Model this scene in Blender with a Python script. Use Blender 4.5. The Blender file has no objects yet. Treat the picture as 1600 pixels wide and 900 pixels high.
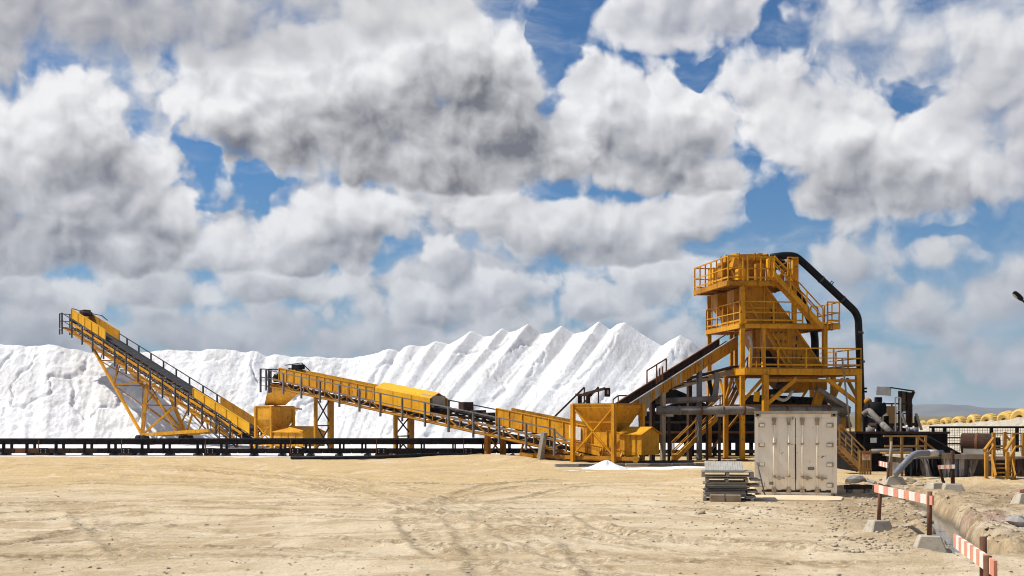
import bpy, bmesh, math, random
import numpy as np
from mathutils import Vector, Matrix, Quaternion

scene = bpy.context.scene
col = scene.collection
R = math.radians
random.seed(7)
rng = np.random.default_rng(11)

# ------------------------------------------------------------------ camera
CAM_H = 2.5            # eye height above the yard
FOC = 1900.0           # focal length in photo pixels (photo 1600 wide)
HOR = 648.0            # horizon row in the photo
cam_data = bpy.data.cameras.new('camera')
cam = bpy.data.objects.new('camera', cam_data)
col.objects.link(cam)
cam.location = (0, 0, CAM_H)
cam.rotation_euler = (R(90), 0, 0)
cam_data.sensor_width = 36.0
cam_data.lens = 36.0 * FOC / 1600.0
cam_data.shift_y = (HOR - 450.0) / 1600.0
cam_data.clip_start = 0.1
cam_data.clip_end = 60000.0
scene.camera = cam

# ------------------------------------------------------------------ sun, exposure
SUN_DIR = Vector((-0.62, 0.11, 0.80)).normalized()      # towards the sun: high, from the left, a little behind the plant
sun_el = math.asin(SUN_DIR.z)
sun_az = math.atan2(SUN_DIR.x, SUN_DIR.y)
sun_data = bpy.data.lights.new('sun', 'SUN')
sun_data.energy = 5.0
sun_data.angle = R(0.53)
sun_data.color = (1.0, 0.955, 0.88)
sun = bpy.data.objects.new('sun', sun_data)
col.objects.link(sun)
sun.location = (-40, 20, 60)
sun.rotation_euler = SUN_DIR.to_track_quat('Z', 'Y').to_euler()

vs = scene.view_settings
vs.view_transform = 'Standard'
vs.look = 'None'
vs.exposure = 0.22
vs.gamma = 1.0
vs.use_curve_mapping = False
scene.display_settings.display_device = 'sRGB'

# ------------------------------------------------------------------ node helper
class NT:
    """tiny expression helper around a node tree"""
    def __init__(s, tree):
        s.t = tree
        s.n = tree.nodes
        s.l = tree.links
    def new(s, typ, **kw):
        nd = s.n.new(typ)
        for k, v in kw.items():
            setattr(nd, k, v)
        return nd
    def put(s, sock, v):
        if v is None:
            return
        if isinstance(v, bpy.types.NodeSocket):
            s.l.new(v, sock)
        else:
            try:
                sock.default_value = v
            except Exception:
                sock.default_value = (v[0], v[1], v[2], 1.0)
    def m(s, op, a, b=None, c=None, clamp=False):
        nd = s.new('ShaderNodeMath', operation=op)
        nd.use_clamp = clamp
        s.put(nd.inputs[0], a); s.put(nd.inputs[1], b); s.put(nd.inputs[2], c)
        return nd.outputs[0]
    def v(s, op, a, b=None, c=None):
        nd = s.new('ShaderNodeVectorMath', operation=op)
        s.put(nd.inputs[0], a); s.put(nd.inputs[1], b); s.put(nd.inputs[2], c)
        return nd.outputs['Value'] if op in ('DOT_PRODUCT', 'LENGTH', 'DISTANCE') else nd.outputs[0]
    def ramp(s, fac, lo, hi, a=0.0, b=1.0, smooth=True):
        nd = s.new('ShaderNodeMapRange')
        nd.interpolation_type = 'SMOOTHSTEP' if smooth else 'LINEAR'
        s.put(nd.inputs['Value'], fac)
        s.put(nd.inputs['From Min'], lo); s.put(nd.inputs['From Max'], hi)
        s.put(nd.inputs['To Min'], a); s.put(nd.inputs['To Max'], b)
        return nd.outputs['Result']
    def mix(s, fac, a, b, blend='MIX'):
        nd = s.new('ShaderNodeMix', data_type='RGBA', blend_type=blend)
        s.put(nd.inputs[0], fac); s.put(nd.inputs[6], a); s.put(nd.inputs[7], b)
        return nd.outputs[2]
    def noise(s, vec, scale, detail=4, rough=0.55, dist=0.0, dim='3D', lac=2.0):
        nd = s.new('ShaderNodeTexNoise', noise_dimensions=dim)
        s.put(nd.inputs['Vector'], vec)
        s.put(nd.inputs['Scale'], scale); s.put(nd.inputs['Detail'], detail)
        s.put(nd.inputs['Roughness'], rough); s.put(nd.inputs['Distortion'], dist)
        s.put(nd.inputs['Lacunarity'], lac)
        return nd.outputs[0]
    def voro(s, vec, scale, feature='SMOOTH_F1', detail=0, smooth=0.5, dim='2D', rough=0.5, out='Distance'):
        nd = s.new('ShaderNodeTexVoronoi', voronoi_dimensions=dim, feature=feature)
        s.put(nd.inputs['Vector'], vec)
        s.put(nd.inputs['Scale'], scale); s.put(nd.inputs['Detail'], detail)
        s.put(nd.inputs['Roughness'], rough)
        if 'Smoothness' in nd.inputs and feature == 'SMOOTH_F1':
            s.put(nd.inputs['Smoothness'], smooth)
        return nd.outputs[out]
    def xyz(s, x, y, z):
        nd = s.new('ShaderNodeCombineXYZ')
        s.put(nd.inputs[0], x); s.put(nd.inputs[1], y); s.put(nd.inputs[2], z)
        return nd.outputs[0]
    def sep(s, v):
        nd = s.new('ShaderNodeSeparateXYZ')
        s.put(nd.inputs[0], v)
        return nd.outputs

# ------------------------------------------------------------------ world: clear sky with a deck of cumulus clouds
world = bpy.data.worlds.new('World')
scene.world = world
world.use_nodes = True
wt = NT(world.node_tree)
wt.n.clear()

def sky_pos(px, py):
    """azimuth and elevation of a direction named by where the photo shows it"""
    az = math.atan((px - 800) / FOC)
    return az, math.atan((HOR - py) / FOC * math.cos(az))

# cumulus clouds from far to near: (step towards the sun, tone under the cloud, tone in the sun, edge softness, row of the flat base, parts)
# each part: (column, row, half width, half height, weight)
LAYERS = [
    # hazy broken cloud low on the right
    (.020, .42, .80, 1.3, 640, [(1330, 430, 70, 44, .65), (1450, 490, 90, 46, .75), (1560, 460, 70, 40, .75), (1400, 575, 110, 40, .6), (1570, 570, 90, 40, .6), (1490, 395, 70, 22, .6), (1300, 540, 60, 36, .5), (1680, 430, 120, 60, .9)]),
    # low bank on the left and over the salt
    (.018, .40, .82, 1.0, 575, [(40, 505, 110, 50, .9), (150, 530, 100, 40, .9), (250, 500, 70, 44, .8), (330, 525, 90, 40, .9), (440, 505, 90, 42, .8), (530, 535, 90, 32, .9), (600, 505, 50, 36, .7), (690, 540, 90, 34, .9), (790, 520, 70, 34, .7), (880, 535, 90, 34, .9), (970, 505, 50, 36, .7), (1050, 535, 90, 34, .8), (-120, 500, 130, 60, 1.0)]),
    (.018, .42, .95, .8, 500, [(650, 475, 60, 36, 1.0), (740, 450, 55, 34, 1.0), (690, 392, 46, 34, 1.0), (830, 445, 70, 30, .8), (930, 470, 62, 32, 1.0), (1010, 440, 70, 34, .9), (1080, 425, 60, 32, .8)]),
    (.028, .33, .92, .9, 475, [(20, 445, 90, 50, 1.0), (110, 465, 90, 40, 1.0), (210, 435, 80, 46, 1.0), (300, 455, 80, 36, .9), (390, 430, 70, 44, 1.0), (480, 445, 80, 36, .9), (555, 425, 40, 30, .7)]),
    # middle row
    (.030, .32, .98, .8, 430, [(330, 390, 100, 44, 1.0), (450, 370, 80, 46, 1.1), (540, 335, 90, 50, 1.2), (610, 345, 60, 42, .9), (520, 395, 110, 38, 1.0)]),
    (.030, .29, .92, .8, 410, [(760, 330, 70, 34, 1.0), (840, 345, 90, 42, 1.1), (920, 350, 80, 46, 1.1), (1010, 360, 110, 46, 1.2), (1100, 340, 70, 42, 1.0), (950, 390, 130, 30, .9)]),
    # left cumulus
    (.045, .32, 1.0, .75, 445, [(40, 380, 150, 60, 1.1), (170, 360, 130, 70, 1.2), (60, 270, 120, 90, 1.2), (110, 170, 85, 66, 1.1), (160, 240, 90, 70, 1.1), (210, 290, 80, 60, 1.0), (270, 330, 60, 45, .8), (-110, 260, 140, 140, 1.1)]),
    # right cumulus
    (.040, .34, 1.0, .9, 350, [(1240, 215, 70, 60, 1.1), (1320, 225, 100, 75, 1.2), (1430, 240, 100, 66, 1.2), (1340, 300, 110, 50, 1.1), (1460, 290, 90, 48, 1.0), (1510, 250, 60, 50, .8)]),
    # thin cloud in the upper right
    (.040, .50, .90, 1.6, 330, [(1560, 110, 90, 120, .85), (1500, 60, 70, 60, .6), (1320, 45, 90, 60, .5), (1640, 220, 110, 120, .9), (1250, 165, 60, 34, .45), (1420, 90, 70, 40, .35)]),
    # right half of the central cloud
    (.045, .32, 1.0, .8, 305, [(930, 150, 80, 66, 1.1), (1010, 180, 100, 75, 1.2), (1090, 215, 90, 66, 1.1), (950, 235, 120, 60, 1.2), (1060, 265, 100, 40, 1.0)]),
    # big central cumulus
    (.050, .25, 1.0, .9, 305, [(320, 135, 80, 60, 1.0), (420, 130, 90, 70, 1.1), (540, 110, 120, 85, 1.2), (680, 80, 130, 100, 1.2), (770, 130, 100, 100, 1.2), (460, 195, 130, 60, 1.2), (620, 200, 170, 80, 1.3), (790, 220, 130, 70, 1.3), (720, 260, 200, 36, 1.1), (400, 235, 60, 42, .9), (860, 245, 90, 50, 1.0)]),
    # cloud at the top edge
    (.040, .55, 1.0, 1.0, 95, [(1040, 30, 100, 56, 1.1), (1130, 15, 80, 56, 1.0), (975, 45, 50, 36, .7), (1060, -60, 160, 60, 1.0)]),
    # grey bank across the upper left
    (.050, .44, .78, 1.7, 130, [(60, 20, 260, 75, .9), (300, 25, 240, 66, .9), (520, -10, 240, 60, .9), (100, -90, 400, 70, 1.0), (20, 90, 120, 40, .5)]),
]
# gaps where the blue shows: (column, row, half width, half height, weight)
GAPS = [
    (300, 240, 38, 55, .9), (370, 290, 70, 34, .9), (430, 305, 40, 22, .6), (868, 50, 38, 56, 1.0), (1090, 118, 66, 18, .8), (1420, 150, 75, 26, .6),
    (1225, 40, 34, 60, .6), (620, 410, 50, 32, .6), (775, 390, 50, 20, .6), (1200, 345, 40, 40, .8), (1530, 365, 80, 18, .5), (1500, 615, 140, 24, .4),
]

def blob_field(nt, vec, blobs, soft):
    acc = None
    for (cx, cy, rx, ry, w) in blobs:
        az, el = sky_pos(cx, cy)
        ax, ay = rx / FOC, ry / FOC
        q = nt.v('MULTIPLY_ADD', vec, (1 / ax, 1 / ay, 0), (-az / ax, -el / ay, 0))
        r2 = nt.v('DOT_PRODUCT', q, q)
        f = nt.m('MULTIPLY_ADD', r2, -w, w) if soft else nt.m('MULTIPLY', nt.m('SUBTRACT', 1.0, r2, clamp=True), w)
        if acc is None:
            acc = f
        elif soft:
            acc = nt.m('SMOOTH_MAX', acc, f, 0.35)
        else:
            acc = nt.m('ADD', acc, f)
    return acc

def group_of(name, build):
    g = bpy.data.node_groups.new(name, 'ShaderNodeTree')
    g.interface.new_socket('P', in_out='INPUT', socket_type='NodeSocketVector')
    g.interface.new_socket('Value', in_out='OUTPUT', socket_type='NodeSocketFloat')
    nt = NT(g)
    gi = nt.new('NodeGroupInput'); go = nt.new('NodeGroupOutput')
    nt.l.new(build(nt, gi.outputs[0]), go.inputs[0])
    return g

def puff_field(nt, p):
    fb = nt.noise(p, 18.0, 9, 0.62, 0.0, dim='2D')
    bil = nt.voro(p, 28.0, 'F1', 1.5, dim='2D', rough=0.5)
    return nt.m('ADD', nt.m('MULTIPLY_ADD', fb, 1.7, -0.85), nt.m('MULTIPLY_ADD', bil, -0.90, 0.40))

puff_group = group_of('cloud_puff', puff_field)
tc = wt.new('ShaderNodeTexCoord')
dx, dy, dz = wt.sep(wt.v('NORMALIZE', tc.outputs['Generated']))
az = wt.m('ARCTAN2', dx, dy)
el = wt.m('ARCSINE', dz)
Praw = wt.xyz(az, el, 0.0)
w1 = wt.new('ShaderNodeTexNoise', noise_dimensions='2D')
wt.put(w1.inputs['Vector'], Praw); w1.inputs['Scale'].default_value = 24.0; w1.inputs['Detail'].default_value = 3.0
P0 = wt.v('MULTIPLY_ADD', wt.v('SUBTRACT', w1.outputs[1], (0.5, 0.5, 0.5)), (0.020, 0.016, 0), Praw)

def call(g, off=None):
    nd = wt.new('ShaderNodeGroup'); nd.node_tree = g
    wt.put(nd.inputs[0], P0 if off is None else wt.v('ADD', P0, (off[0], off[1], 0)))
    return nd.outputs[0]

SKY_STRENGTH = 0.085
k = 1.0 / SKY_STRENGTH
sky = wt.new('ShaderNodeTexSky', sky_type='NISHITA')
sky.sun_disc = False
sky.sun_elevation = sun_el
sky.sun_rotation = sun_az
sky.altitude = 0.0
sky.air_density = 1.0
sky.dust_density = 0.0
sky.ozone_density = 2.5
blue = wt.mix(1.0, sky.outputs[0], (0.54, 0.86, 1.16, 1), 'MULTIPLY')

S1, S2 = (-0.005, 0.008), (-0.014, 0.024)
D0, D1, D2 = call(puff_group), call(puff_group, S1), call(puff_group, S2)
relief = wt.m('MULTIPLY', wt.m('SUBTRACT', D0, D1), 0.46)
gap = blob_field(wt, wt.v('MULTIPLY_ADD', wt.v('SUBTRACT', w1.outputs[1], (0.5, 0.5, 0.5)), (0.085, 0.06, 0), Praw), GAPS, False)
# thin veils drawn across the gaps
veil = wt.noise(wt.v('MULTIPLY', P0, (1.0, 2.2, 0)), 7.0, 6, 0.62, 0.4, dim='2D')
colr = wt.mix(wt.m('MULTIPLY', wt.ramp(veil, 0.44, 0.74), 0.55), blue, (0.70 * k, 0.74 * k, 0.80 * k, 1))
# elsewhere in the sky the same kind of cloud goes on
wide0 = wt.m('MULTIPLY_ADD', wt.noise(P0, 3.6, 1, 0.5, dim='2D'), 3.6, -1.95)
wide3 = wt.m('MULTIPLY_ADD', wt.noise(wt.v('ADD', P0, (-0.02, 0.05, 0)), 3.6, 1, 0.5, dim='2D'), 3.6, -1.95)

def add_layer(colr, m0, m3, shade, light, soft):
    cover = wt.ramp(wt.m('ADD', wt.m('SUBTRACT', wt.m('ADD', m0, 0.20), gap), D0), -0.32 * soft, 0.50 * soft, 0.0, 0.97)
    # how much of the sunlight is left under the cloud that lies towards the sun, and the relief of the puffs
    under = wt.ramp(wt.m('ADD', m3, wt.m('MULTIPLY', D2, 0.50)), -0.50, 1.45, 1.0, 0.0, smooth=False)
    lit = wt.m('ADD', wt.m('MULTIPLY_ADD', under, 0.86, 0.02), relief, clamp=True)
    c = wt.mix(lit, (shade * .84 * k, shade * .86 * k, shade * .99 * k, 1), (light * 1.04 * k, light * 1.04 * k, light * 1.06 * k, 1))
    return wt.mix(cover, colr, c)

colr = add_layer(colr, wide0, wide3, .34, .95, 1.0)
Y0 = wt.sep(wt.v('MULTIPLY_ADD', P0, (.35, .35, 0), wt.v('MULTIPLY', Praw, (.65, .65, 0))))[1]
for step, shade, light, soft, base_row, parts in LAYERS:
    cut = wt.m('MULTIPLY', wt.m('MAXIMUM', wt.m('SUBTRACT', (HOR - base_row) / FOC, Y0), 0.0), 46.0)
    f0 = wt.m('SUBTRACT', wt.m('MINIMUM', blob_field(wt, P0, parts, True), 1.0), cut)
    f3 = wt.m('MINIMUM', blob_field(wt, wt.v('ADD', P0, (-step * .45, step, 0)), parts, True), 1.5)
    colr = add_layer(colr, f0, f3, shade, light, soft)
# low over the horizon all of it loses contrast to the long way through the air
air = wt.ramp(el, -0.02, 0.19, 0.60, 0.0, smooth=False)
col_c = wt.mix(air, colr, (0.31 * k, 0.40 * k, 0.53 * k, 1))
bg = wt.new('ShaderNodeBackground')
wt.l.new(col_c, bg.inputs[0])
bg.inputs[1].default_value = SKY_STRENGTH * 0.74
wo = wt.new('ShaderNodeOutputWorld')
wt.l.new(bg.outputs[0], wo.inputs[0])
world.cycles.sampling_method = 'MANUAL'
world.cycles.sample_map_resolution = 512
scene.cycles.use_denoising = True
scene.cycles.use_adaptive_sampling = True
scene.cycles.adaptive_threshold = 0.02
scene.cycles.adaptive_min_samples = 8
scene.cycles.pixel_filter_type = 'BLACKMAN_HARRIS'
scene.cycles.filter_width = 1.05
scene.cycles.max_bounces = 6
scene.cycles.diffuse_bounces = 3
scene.cycles.glossy_bounces = 2

# ------------------------------------------------------------------ mesh tools
V = Vector
Z = V((0, 0, 1))
ORG = {}

def P(px, py, Y):
    """point at distance Y whose place in the photo is (px, py)"""
    return V(((px - 800) / FOC * Y, Y, CAM_H + (HOR - py) / FOC * Y))

def G(px, py, z=0.0):
    """point of the flat ground"""
    Y = (CAM_H - z) * FOC / (py - HOR)
    return V(((px - 800) / FOC * Y, Y, z))

class MB:
    def __init__(s):
        s.v = []; s.f = []
    def add(s, pts, faces):
        o = len(s.v)
        s.v += [tuple(p) for p in pts]
        s.f += [tuple(i + o for i in f) for f in faces]
        return s
    def hexa(s, p):
        """eight corners: bottom ring 0-3, top ring 4-7"""
        return s.add(p, [(3, 2, 1, 0), (4, 5, 6, 7), (0, 1, 5, 4), (1, 2, 6, 5), (2, 3, 7, 6), (3, 0, 4, 7)])
    def box(s, c, size, ax=None):
        c = V(c)
        X, Y_, Z_ = ax if ax else (V((1, 0, 0)), V((0, 1, 0)), Z)
        a, b, d = X * (size[0] / 2), Y_ * (size[1] / 2), Z_ * (size[2] / 2)
        return s.hexa([c - a - b - d, c + a - b - d, c + a + b - d, c - a + b - d, c - a - b + d, c + a - b + d, c + a + b + d, c - a + b + d])
    def beam(s, a, b, w, h=None, up=None):
        a, b = V(a), V(b)
        h = h or w
        t = (b - a).normalized()
        u = up if up is not None else (Z if abs(t.z) < 0.95 else V((0, 1, 0)))
        n = t.cross(u).normalized()
        m = n.cross(t).normalized()
        n = n * (w / 2); m = m * (h / 2)
        return s.hexa([a - n - m, a + n - m, b + n - m, b - n - m, a - n + m, a + n + m, b + n + m, b - n + m])
    def tube(s, pts, r, n=10, caps=True):
        pts = [V(p) for p in pts]
        rs = r if isinstance(r, (list, tuple)) else [r] * len(pts)
        ref = None; rings = []
        for i, p in enumerate(pts):
            t = (pts[min(i + 1, len(pts) - 1)] - pts[max(i - 1, 0)]).normalized()
            if ref is None:
                ref = t.orthogonal().normalized()
            ref = (ref - t * ref.dot(t)).normalized()
            bi = t.cross(ref)
            rings.append([p + (ref * math.cos(2 * math.pi * k / n) + bi * math.sin(2 * math.pi * k / n)) * rs[i] for k in range(n)])
        vs_, fs = [], []
        for rg in rings:
            vs_ += rg
        for i in range(len(rings) - 1):
            for k in range(n):
                fs.append((i * n + k, i * n + (k + 1) % n, (i + 1) * n + (k + 1) % n, (i + 1) * n + k))
        if caps:
            fs.append(tuple(range(n - 1, -1, -1)))
            fs.append(tuple((len(rings) - 1) * n + k for k in range(n)))
        return s.add(vs_, fs)
    def prism(s, poly, d):
        """polygon swept by the vector d"""
        d = V(d); poly = [V(p) for p in poly]; n = len(poly)
        fs = [tuple(range(n - 1, -1, -1)), tuple(range(n, 2 * n))]
        for k in range(n):
            fs.append((k, (k + 1) % n, (k + 1) % n + n, k + n))
        return s.add(poly + [p + d for p in poly], fs)
    def loft(s, r0, r1, caps=True):
        """two rings with the same count"""
        n = len(r0)
        fs = [(k, (k + 1) % n, (k + 1) % n + n, k + n) for k in range(n)]
        if caps:
            fs += [tuple(range(n - 1, -1, -1)), tuple(range(n, 2 * n))]
        return s.add(list(r0) + list(r1), fs)
    def build(s, name, mat, parent=None, org=None, smooth=False, bevel=0.0):
        if parent is not None:
            o0 = ORG[parent.name]
        else:
            o0 = V(org) if org is not None else V((0, 0, 0))
        me = bpy.data.meshes.new(name)
        me.from_pydata([(p[0] - o0.x, p[1] - o0.y, p[2] - o0.z) for p in s.v], [], s.f)
        bm = bmesh.new(); bm.from_mesh(me)
        bmesh.ops.recalc_face_normals(bm, faces=bm.faces)
        if bevel > 0:
            bmesh.ops.bevel(bm, geom=bm.edges[:], offset=bevel, segments=1, affect='EDGES')
        bm.to_mesh(me); bm.free()
        if smooth:
            me.polygons.foreach_set('use_smooth', [True] * len(me.polygons))
        me.materials.append(mat)
        o = bpy.data.objects.new(name, me)
        col.objects.link(o)
        if parent is not None:
            o.parent = parent
        else:
            o.location = o0
        ORG[o.name] = o0
        return o

def tag(o, label=None, cat=None, group=None, kind=None):
    if label: o['label'] = label
    if cat: o['category'] = cat
    if group: o['group'] = group
    if kind: o['kind'] = kind
    return o

def thing(name, loc, label, cat, group=None):
    o = bpy.data.objects.new(name, None)
    o.empty_display_size = 0.3
    col.objects.link(o)
    o.location = loc
    ORG[o.name] = V(loc)
    return tag(o, label, cat, group)

def beam(name, mat, parent, a, b, w, h=None, up=None):
    return MB().beam(a, b, w, h, up).build(name, mat, parent)

def box(name, mat, parent, c, size, ax=None, bevel=0.0):
    return MB().box(c, size, ax).build(name, mat, parent, bevel=bevel)

def tube(name, mat, parent, pts, r, n=12):
    return MB().tube(pts, r, n).build(name, mat, parent, smooth=True)

def bent(pts, rad=0.5, k=5):
    """polyline with rounded corners"""
    pts = [V(p) for p in pts]
    out = [pts[0]]
    for i in range(1, len(pts) - 1):
        a, b, c = pts[i - 1], pts[i], pts[i + 1]
        ra = min(rad, (b - a).length * .45, (c - b).length * .45)
        p, q = b + (a - b).normalized() * ra, b + (c - b).normalized() * ra
        for j in range(k + 1):
            t = j / k
            out.append(p * (1 - t) ** 2 + b * 2 * t * (1 - t) + q * t * t)
    out.append(pts[-1])
    return out

def handrail(root, pts, mat, h=1.1, step=1.3, r=0.03, drop=0.0, mid=1, toe=False, post_w=0.06, name='handrail', ends=True, toe_mat=None):
    """rail along pts (points on the deck edge) > posts, middle rails, toe board"""
    pts = [V(p) for p in pts]
    up = Z * h
    mb = MB()
    for a, b in zip(pts[:-1], pts[1:]):
        mb.beam(a + up, b + up, r * 2, r * 2)
    hr = mb.build(name, mat, root)
    for a, b in zip(pts[:-1], pts[1:]):
        L = (b - a).length
        n = max(1, round(L / step))
        for i in range(n + (1 if b is pts[-1] else 0)):
            p = a.lerp(b, i / n)
            beam('post', mat, hr, p - Z * drop, p + up, post_w, post_w, up=(b - a).normalized())
        for k in range(mid):
            z = Z * (h * (k + 1) / (mid + 1))
            beam('middle_rail', mat, hr, a + z, b + z, r * 1.7, r * 1.7)
        if toe:
            beam('toe_board', toe_mat or mat, hr, a + Z * .15, b + Z * .15, .025, .09)
    return hr

def stairs(root, foot, top, width_vec, mat, n=10, rail_h=0.95, both=True, rail_mat=None, thick=.22, post_n=2, mid=1):
    """straight flight > stringers, steps, hand rails"""
    foot, top, wv = V(foot), V(top), V(width_vec)
    rail_mat = rail_mat or mat
    for o in (V((0, 0, 0)), wv):
        beam('stringer', mat, root, foot + o, top + o, .05, thick)
    for i in range(n):
        p = foot.lerp(top, (i + .6) / n)
        d = (top - foot); d.z = 0; d.normalize()
        MB().box(p + wv / 2, (wv.length, .24, .04), (wv.normalized(), d, Z)).build('step', mat, root)
    for o in ((V((0, 0, 0)), wv) if both else (V((0, 0, 0)),)):
        hr = beam('handrail', rail_mat, root, foot + o + Z * rail_h, top + o + Z * rail_h, .06, .06)
        for k in range(mid):
            beam('middle_rail', rail_mat, hr, foot + o + Z * rail_h * (k + 1) / (mid + 1), top + o + Z * rail_h * (k + 1) / (mid + 1), .05, .05)
        for k in range(post_n + 1):
            q = foot.lerp(top, k / post_n)
            beam('post', rail_mat, hr, q + o, q + o + Z * rail_h, .06, .06)

# ------------------------------------------------------------------ numpy noise for terrain
def _hash(ix, iy, seed):
    h = (ix.astype(np.int64) * 374761393 + iy.astype(np.int64) * 668265263 + seed * 974634777) & 0x7fffffff
    h = ((h ^ (h >> 13)) * 1274126177) & 0x7fffffff
    return ((h ^ (h >> 16)) & 0xffff) / 65535.0

def vnoise(x, y, seed=0):
    ix, iy = np.floor(x), np.floor(y)
    fx, fy = x - ix, y - iy
    fx = fx * fx * fx * (fx * (fx * 6 - 15) + 10); fy = fy * fy * fy * (fy * (fy * 6 - 15) + 10)
    a, b = _hash(ix, iy, seed), _hash(ix + 1, iy, seed)
    c, d = _hash(ix, iy + 1, seed), _hash(ix + 1, iy + 1, seed)
    return (a * (1 - fx) + b * fx) * (1 - fy) + (c * (1 - fx) + d * fx) * fy

def fbm(x, y, oct=4, seed=0, rough=.5):
    s = 0; amp = 1; tot = 0
    for k in range(oct):
        s = s + amp * (vnoise(x * 2 ** k + 17.3 * k, y * 2 ** k - 9.1 * k, seed + k) - .5)
        tot += amp; amp *= rough
    return s / tot * 2

def sstep(a, b, x):
    t = np.clip((x - a) / (b - a), 0, 1)
    return t * t * (3 - 2 * t)

def grid_mesh(name, X, Y_, Zh, mat, org=(0, 0, 0), attrs=None):
    ny, nx = X.shape
    co = np.stack([X - org[0], Y_ - org[1], Zh - org[2]], -1).reshape(-1, 3)
    idx = np.arange(ny * nx).reshape(ny, nx)
    q = np.stack([idx[:-1, :-1], idx[:-1, 1:], idx[1:, 1:], idx[1:, :-1]], -1).reshape(-1, 4)
    me = bpy.data.meshes.new(name)
    me.vertices.add(len(co)); me.vertices.foreach_set('co', co.ravel().astype(np.float32))
    me.loops.add(q.size); me.loops.foreach_set('vertex_index', q.ravel().astype(np.int32))
    me.polygons.add(len(q))
    me.polygons.foreach_set('loop_start', (np.arange(len(q)) * 4).astype(np.int32))
    me.polygons.foreach_set('loop_total', np.full(len(q), 4, np.int32))
    me.polygons.foreach_set('use_smooth', np.ones(len(q), bool))
    for k, a in (attrs or {}).items():
        at = me.attributes.new(k, 'FLOAT', 'POINT')
        at.data.foreach_set('value', a.ravel().astype(np.float32))
    me.update(); me.validate()
    me.materials.append(mat)
    o = bpy.data.objects.new(name, me)
    o.location = org
    col.objects.link(o)
    ORG[o.name] = V(org)
    return o

# ------------------------------------------------------------------ materials
def material(name):
    m = bpy.data.materials.new(name)
    m.use_nodes = True
    nt = NT(m.node_tree)
    b = m.node_tree.nodes['Principled BSDF']
    return m, nt, b

def wpos(nt):
    return nt.new('ShaderNodeNewGeometry').outputs['Position']

def bump(nt, b, h, strength=.3, dist=.05):
    bn = nt.new('ShaderNodeBump')
    bn.inputs['Strength'].default_value = strength
    bn.inputs['Distance'].default_value = dist
    nt.l.new(h, bn.inputs['Height'])
    nt.l.new(bn.outputs[0], b.inputs['Normal'])

def c4(c):
    return (c[0], c[1], c[2], 1.0)

def weathered(name, base, alt, dirt, amount=.35, rough=.6, metal=0.0, scale=1.0, streak=True, spots=0.0, spot_c=(.075, .03, .013), bstr=.25, spec=.25):
    """paint or metal with uneven tone, run-down streaks and rust spots"""
    m, nt, b = material(name)
    p = wpos(nt)
    n1 = nt.noise(p, .9 * scale, 5, .6)
    colr = nt.mix(nt.ramp(n1, .32, .68), c4(base), c4(alt))
    sv = nt.v('MULTIPLY', p, (5 * scale, 5 * scale, .7 * scale)) if streak else nt.v('MULTIPLY', p, (3 * scale, 3 * scale, 3 * scale))
    n2 = nt.noise(sv, 1.0, 5, .65)
    colr = nt.mix(nt.m('MULTIPLY', nt.ramp(n2, .5, .78), amount), colr, c4(dirt))
    n3 = nt.noise(p, 5.5 * scale, 6, .7)
    if spots > 0:
        colr = nt.mix(nt.ramp(n3, .66 - .12 * spots, .74 - .10 * spots), colr, c4(spot_c))
    nt.l.new(colr, b.inputs['Base Color'])
    nt.put(b.inputs['Roughness'], nt.ramp(n3, .3, .7, rough - .12, min(1, rough + .15)))
    b.inputs['Metallic'].default_value = metal
    b.inputs['Specular IOR Level'].default_value = spec
    bump(nt, b, n3, bstr, .02)
    return m

M = {}
M['yellow'] = weathered('yellow_paint', (.64, .300, .004), (.48, .205, .004), (.12, .045, .008), .85, .6, spots=.55)
M['yellow_shaded'] = weathered('shaded_yellow_paint', (.53, .235, .004), (.36, .150, .004), (.06, .025, .008), .95, .6, spots=.64, scale=1.3)  # darker yellow for the bins: the decks' shade is put into the colour
M['yellow_dirty'] = weathered('dirty_yellow_paint', (.46, .205, .005), (.31, .130, .008), (.075, .03, .012), .85, .7, spots=.62)
M['yellow_clean'] = weathered('fresh_yellow_paint', (.76, .39, .004), (.66, .31, .004), (.30, .125, .008), .6, .5, spots=.35)
M['rail_grey'] = weathered('grey_rail_steel', (.11, .105, .11), (.17, .155, .15), (.10, .055, .03), .5, .55, spots=.3)
M['rail_dark'] = weathered('dark_rail_steel', (.035, .036, .045), (.06, .058, .065), (.09, .05, .03), .4, .55, spots=.2)
M['black'] = weathered('black_steel', (.005, .005, .006), (.010, .009, .010), (.028, .022, .018), .45, .8, spec=.1)
M['black_pipe'] = weathered('black_plastic_pipe', (.005, .005, .006), (.008, .008, .009), (.022, .021, .02), .35, .6, spec=.15)
M['rust'] = weathered('rusted_steel', (.13, .055, .026), (.20, .085, .035), (.05, .022, .014), .6, .85, spots=.3)
M['rust_dark'] = weathered('dark_rusted_steel', (.035, .018, .012), (.06, .029, .017), (.02, .01, .007), .6, .85, spots=.2)
M['rubber'] = weathered('belt_rubber', (.010, .010, .012), (.018, .018, .021), (.13, .13, .13), .25, .7, streak=False)
M['pipe_grey'] = weathered('grey_salt_crusted_pipe', (.14, .125, .11), (.25, .225, .20), (.075, .042, .025), .75, .85, spots=.35, scale=1.6)
M['pipe_blue'] = weathered('blue_grey_plastic_pipe', (.13, .145, .18), (.19, .205, .24), (.30, .28, .25), .45, .6)
M['wood'] = weathered('weathered_timber', (.27, .20, .125), (.38, .31, .23), (.10, .065, .04), .7, .9, spots=.2, scale=1.5)
M['wood_grey'] = weathered('grey_timber', (.26, .235, .20), (.37, .34, .30), (.09, .07, .055), .7, .92, scale=1.8)
M['wood_yellow'] = weathered('yellow_painted_timber', (.50, .245, .03), (.40, .19, .03), (.17, .085, .03), .7, .75, scale=2, spots=.25)
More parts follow.
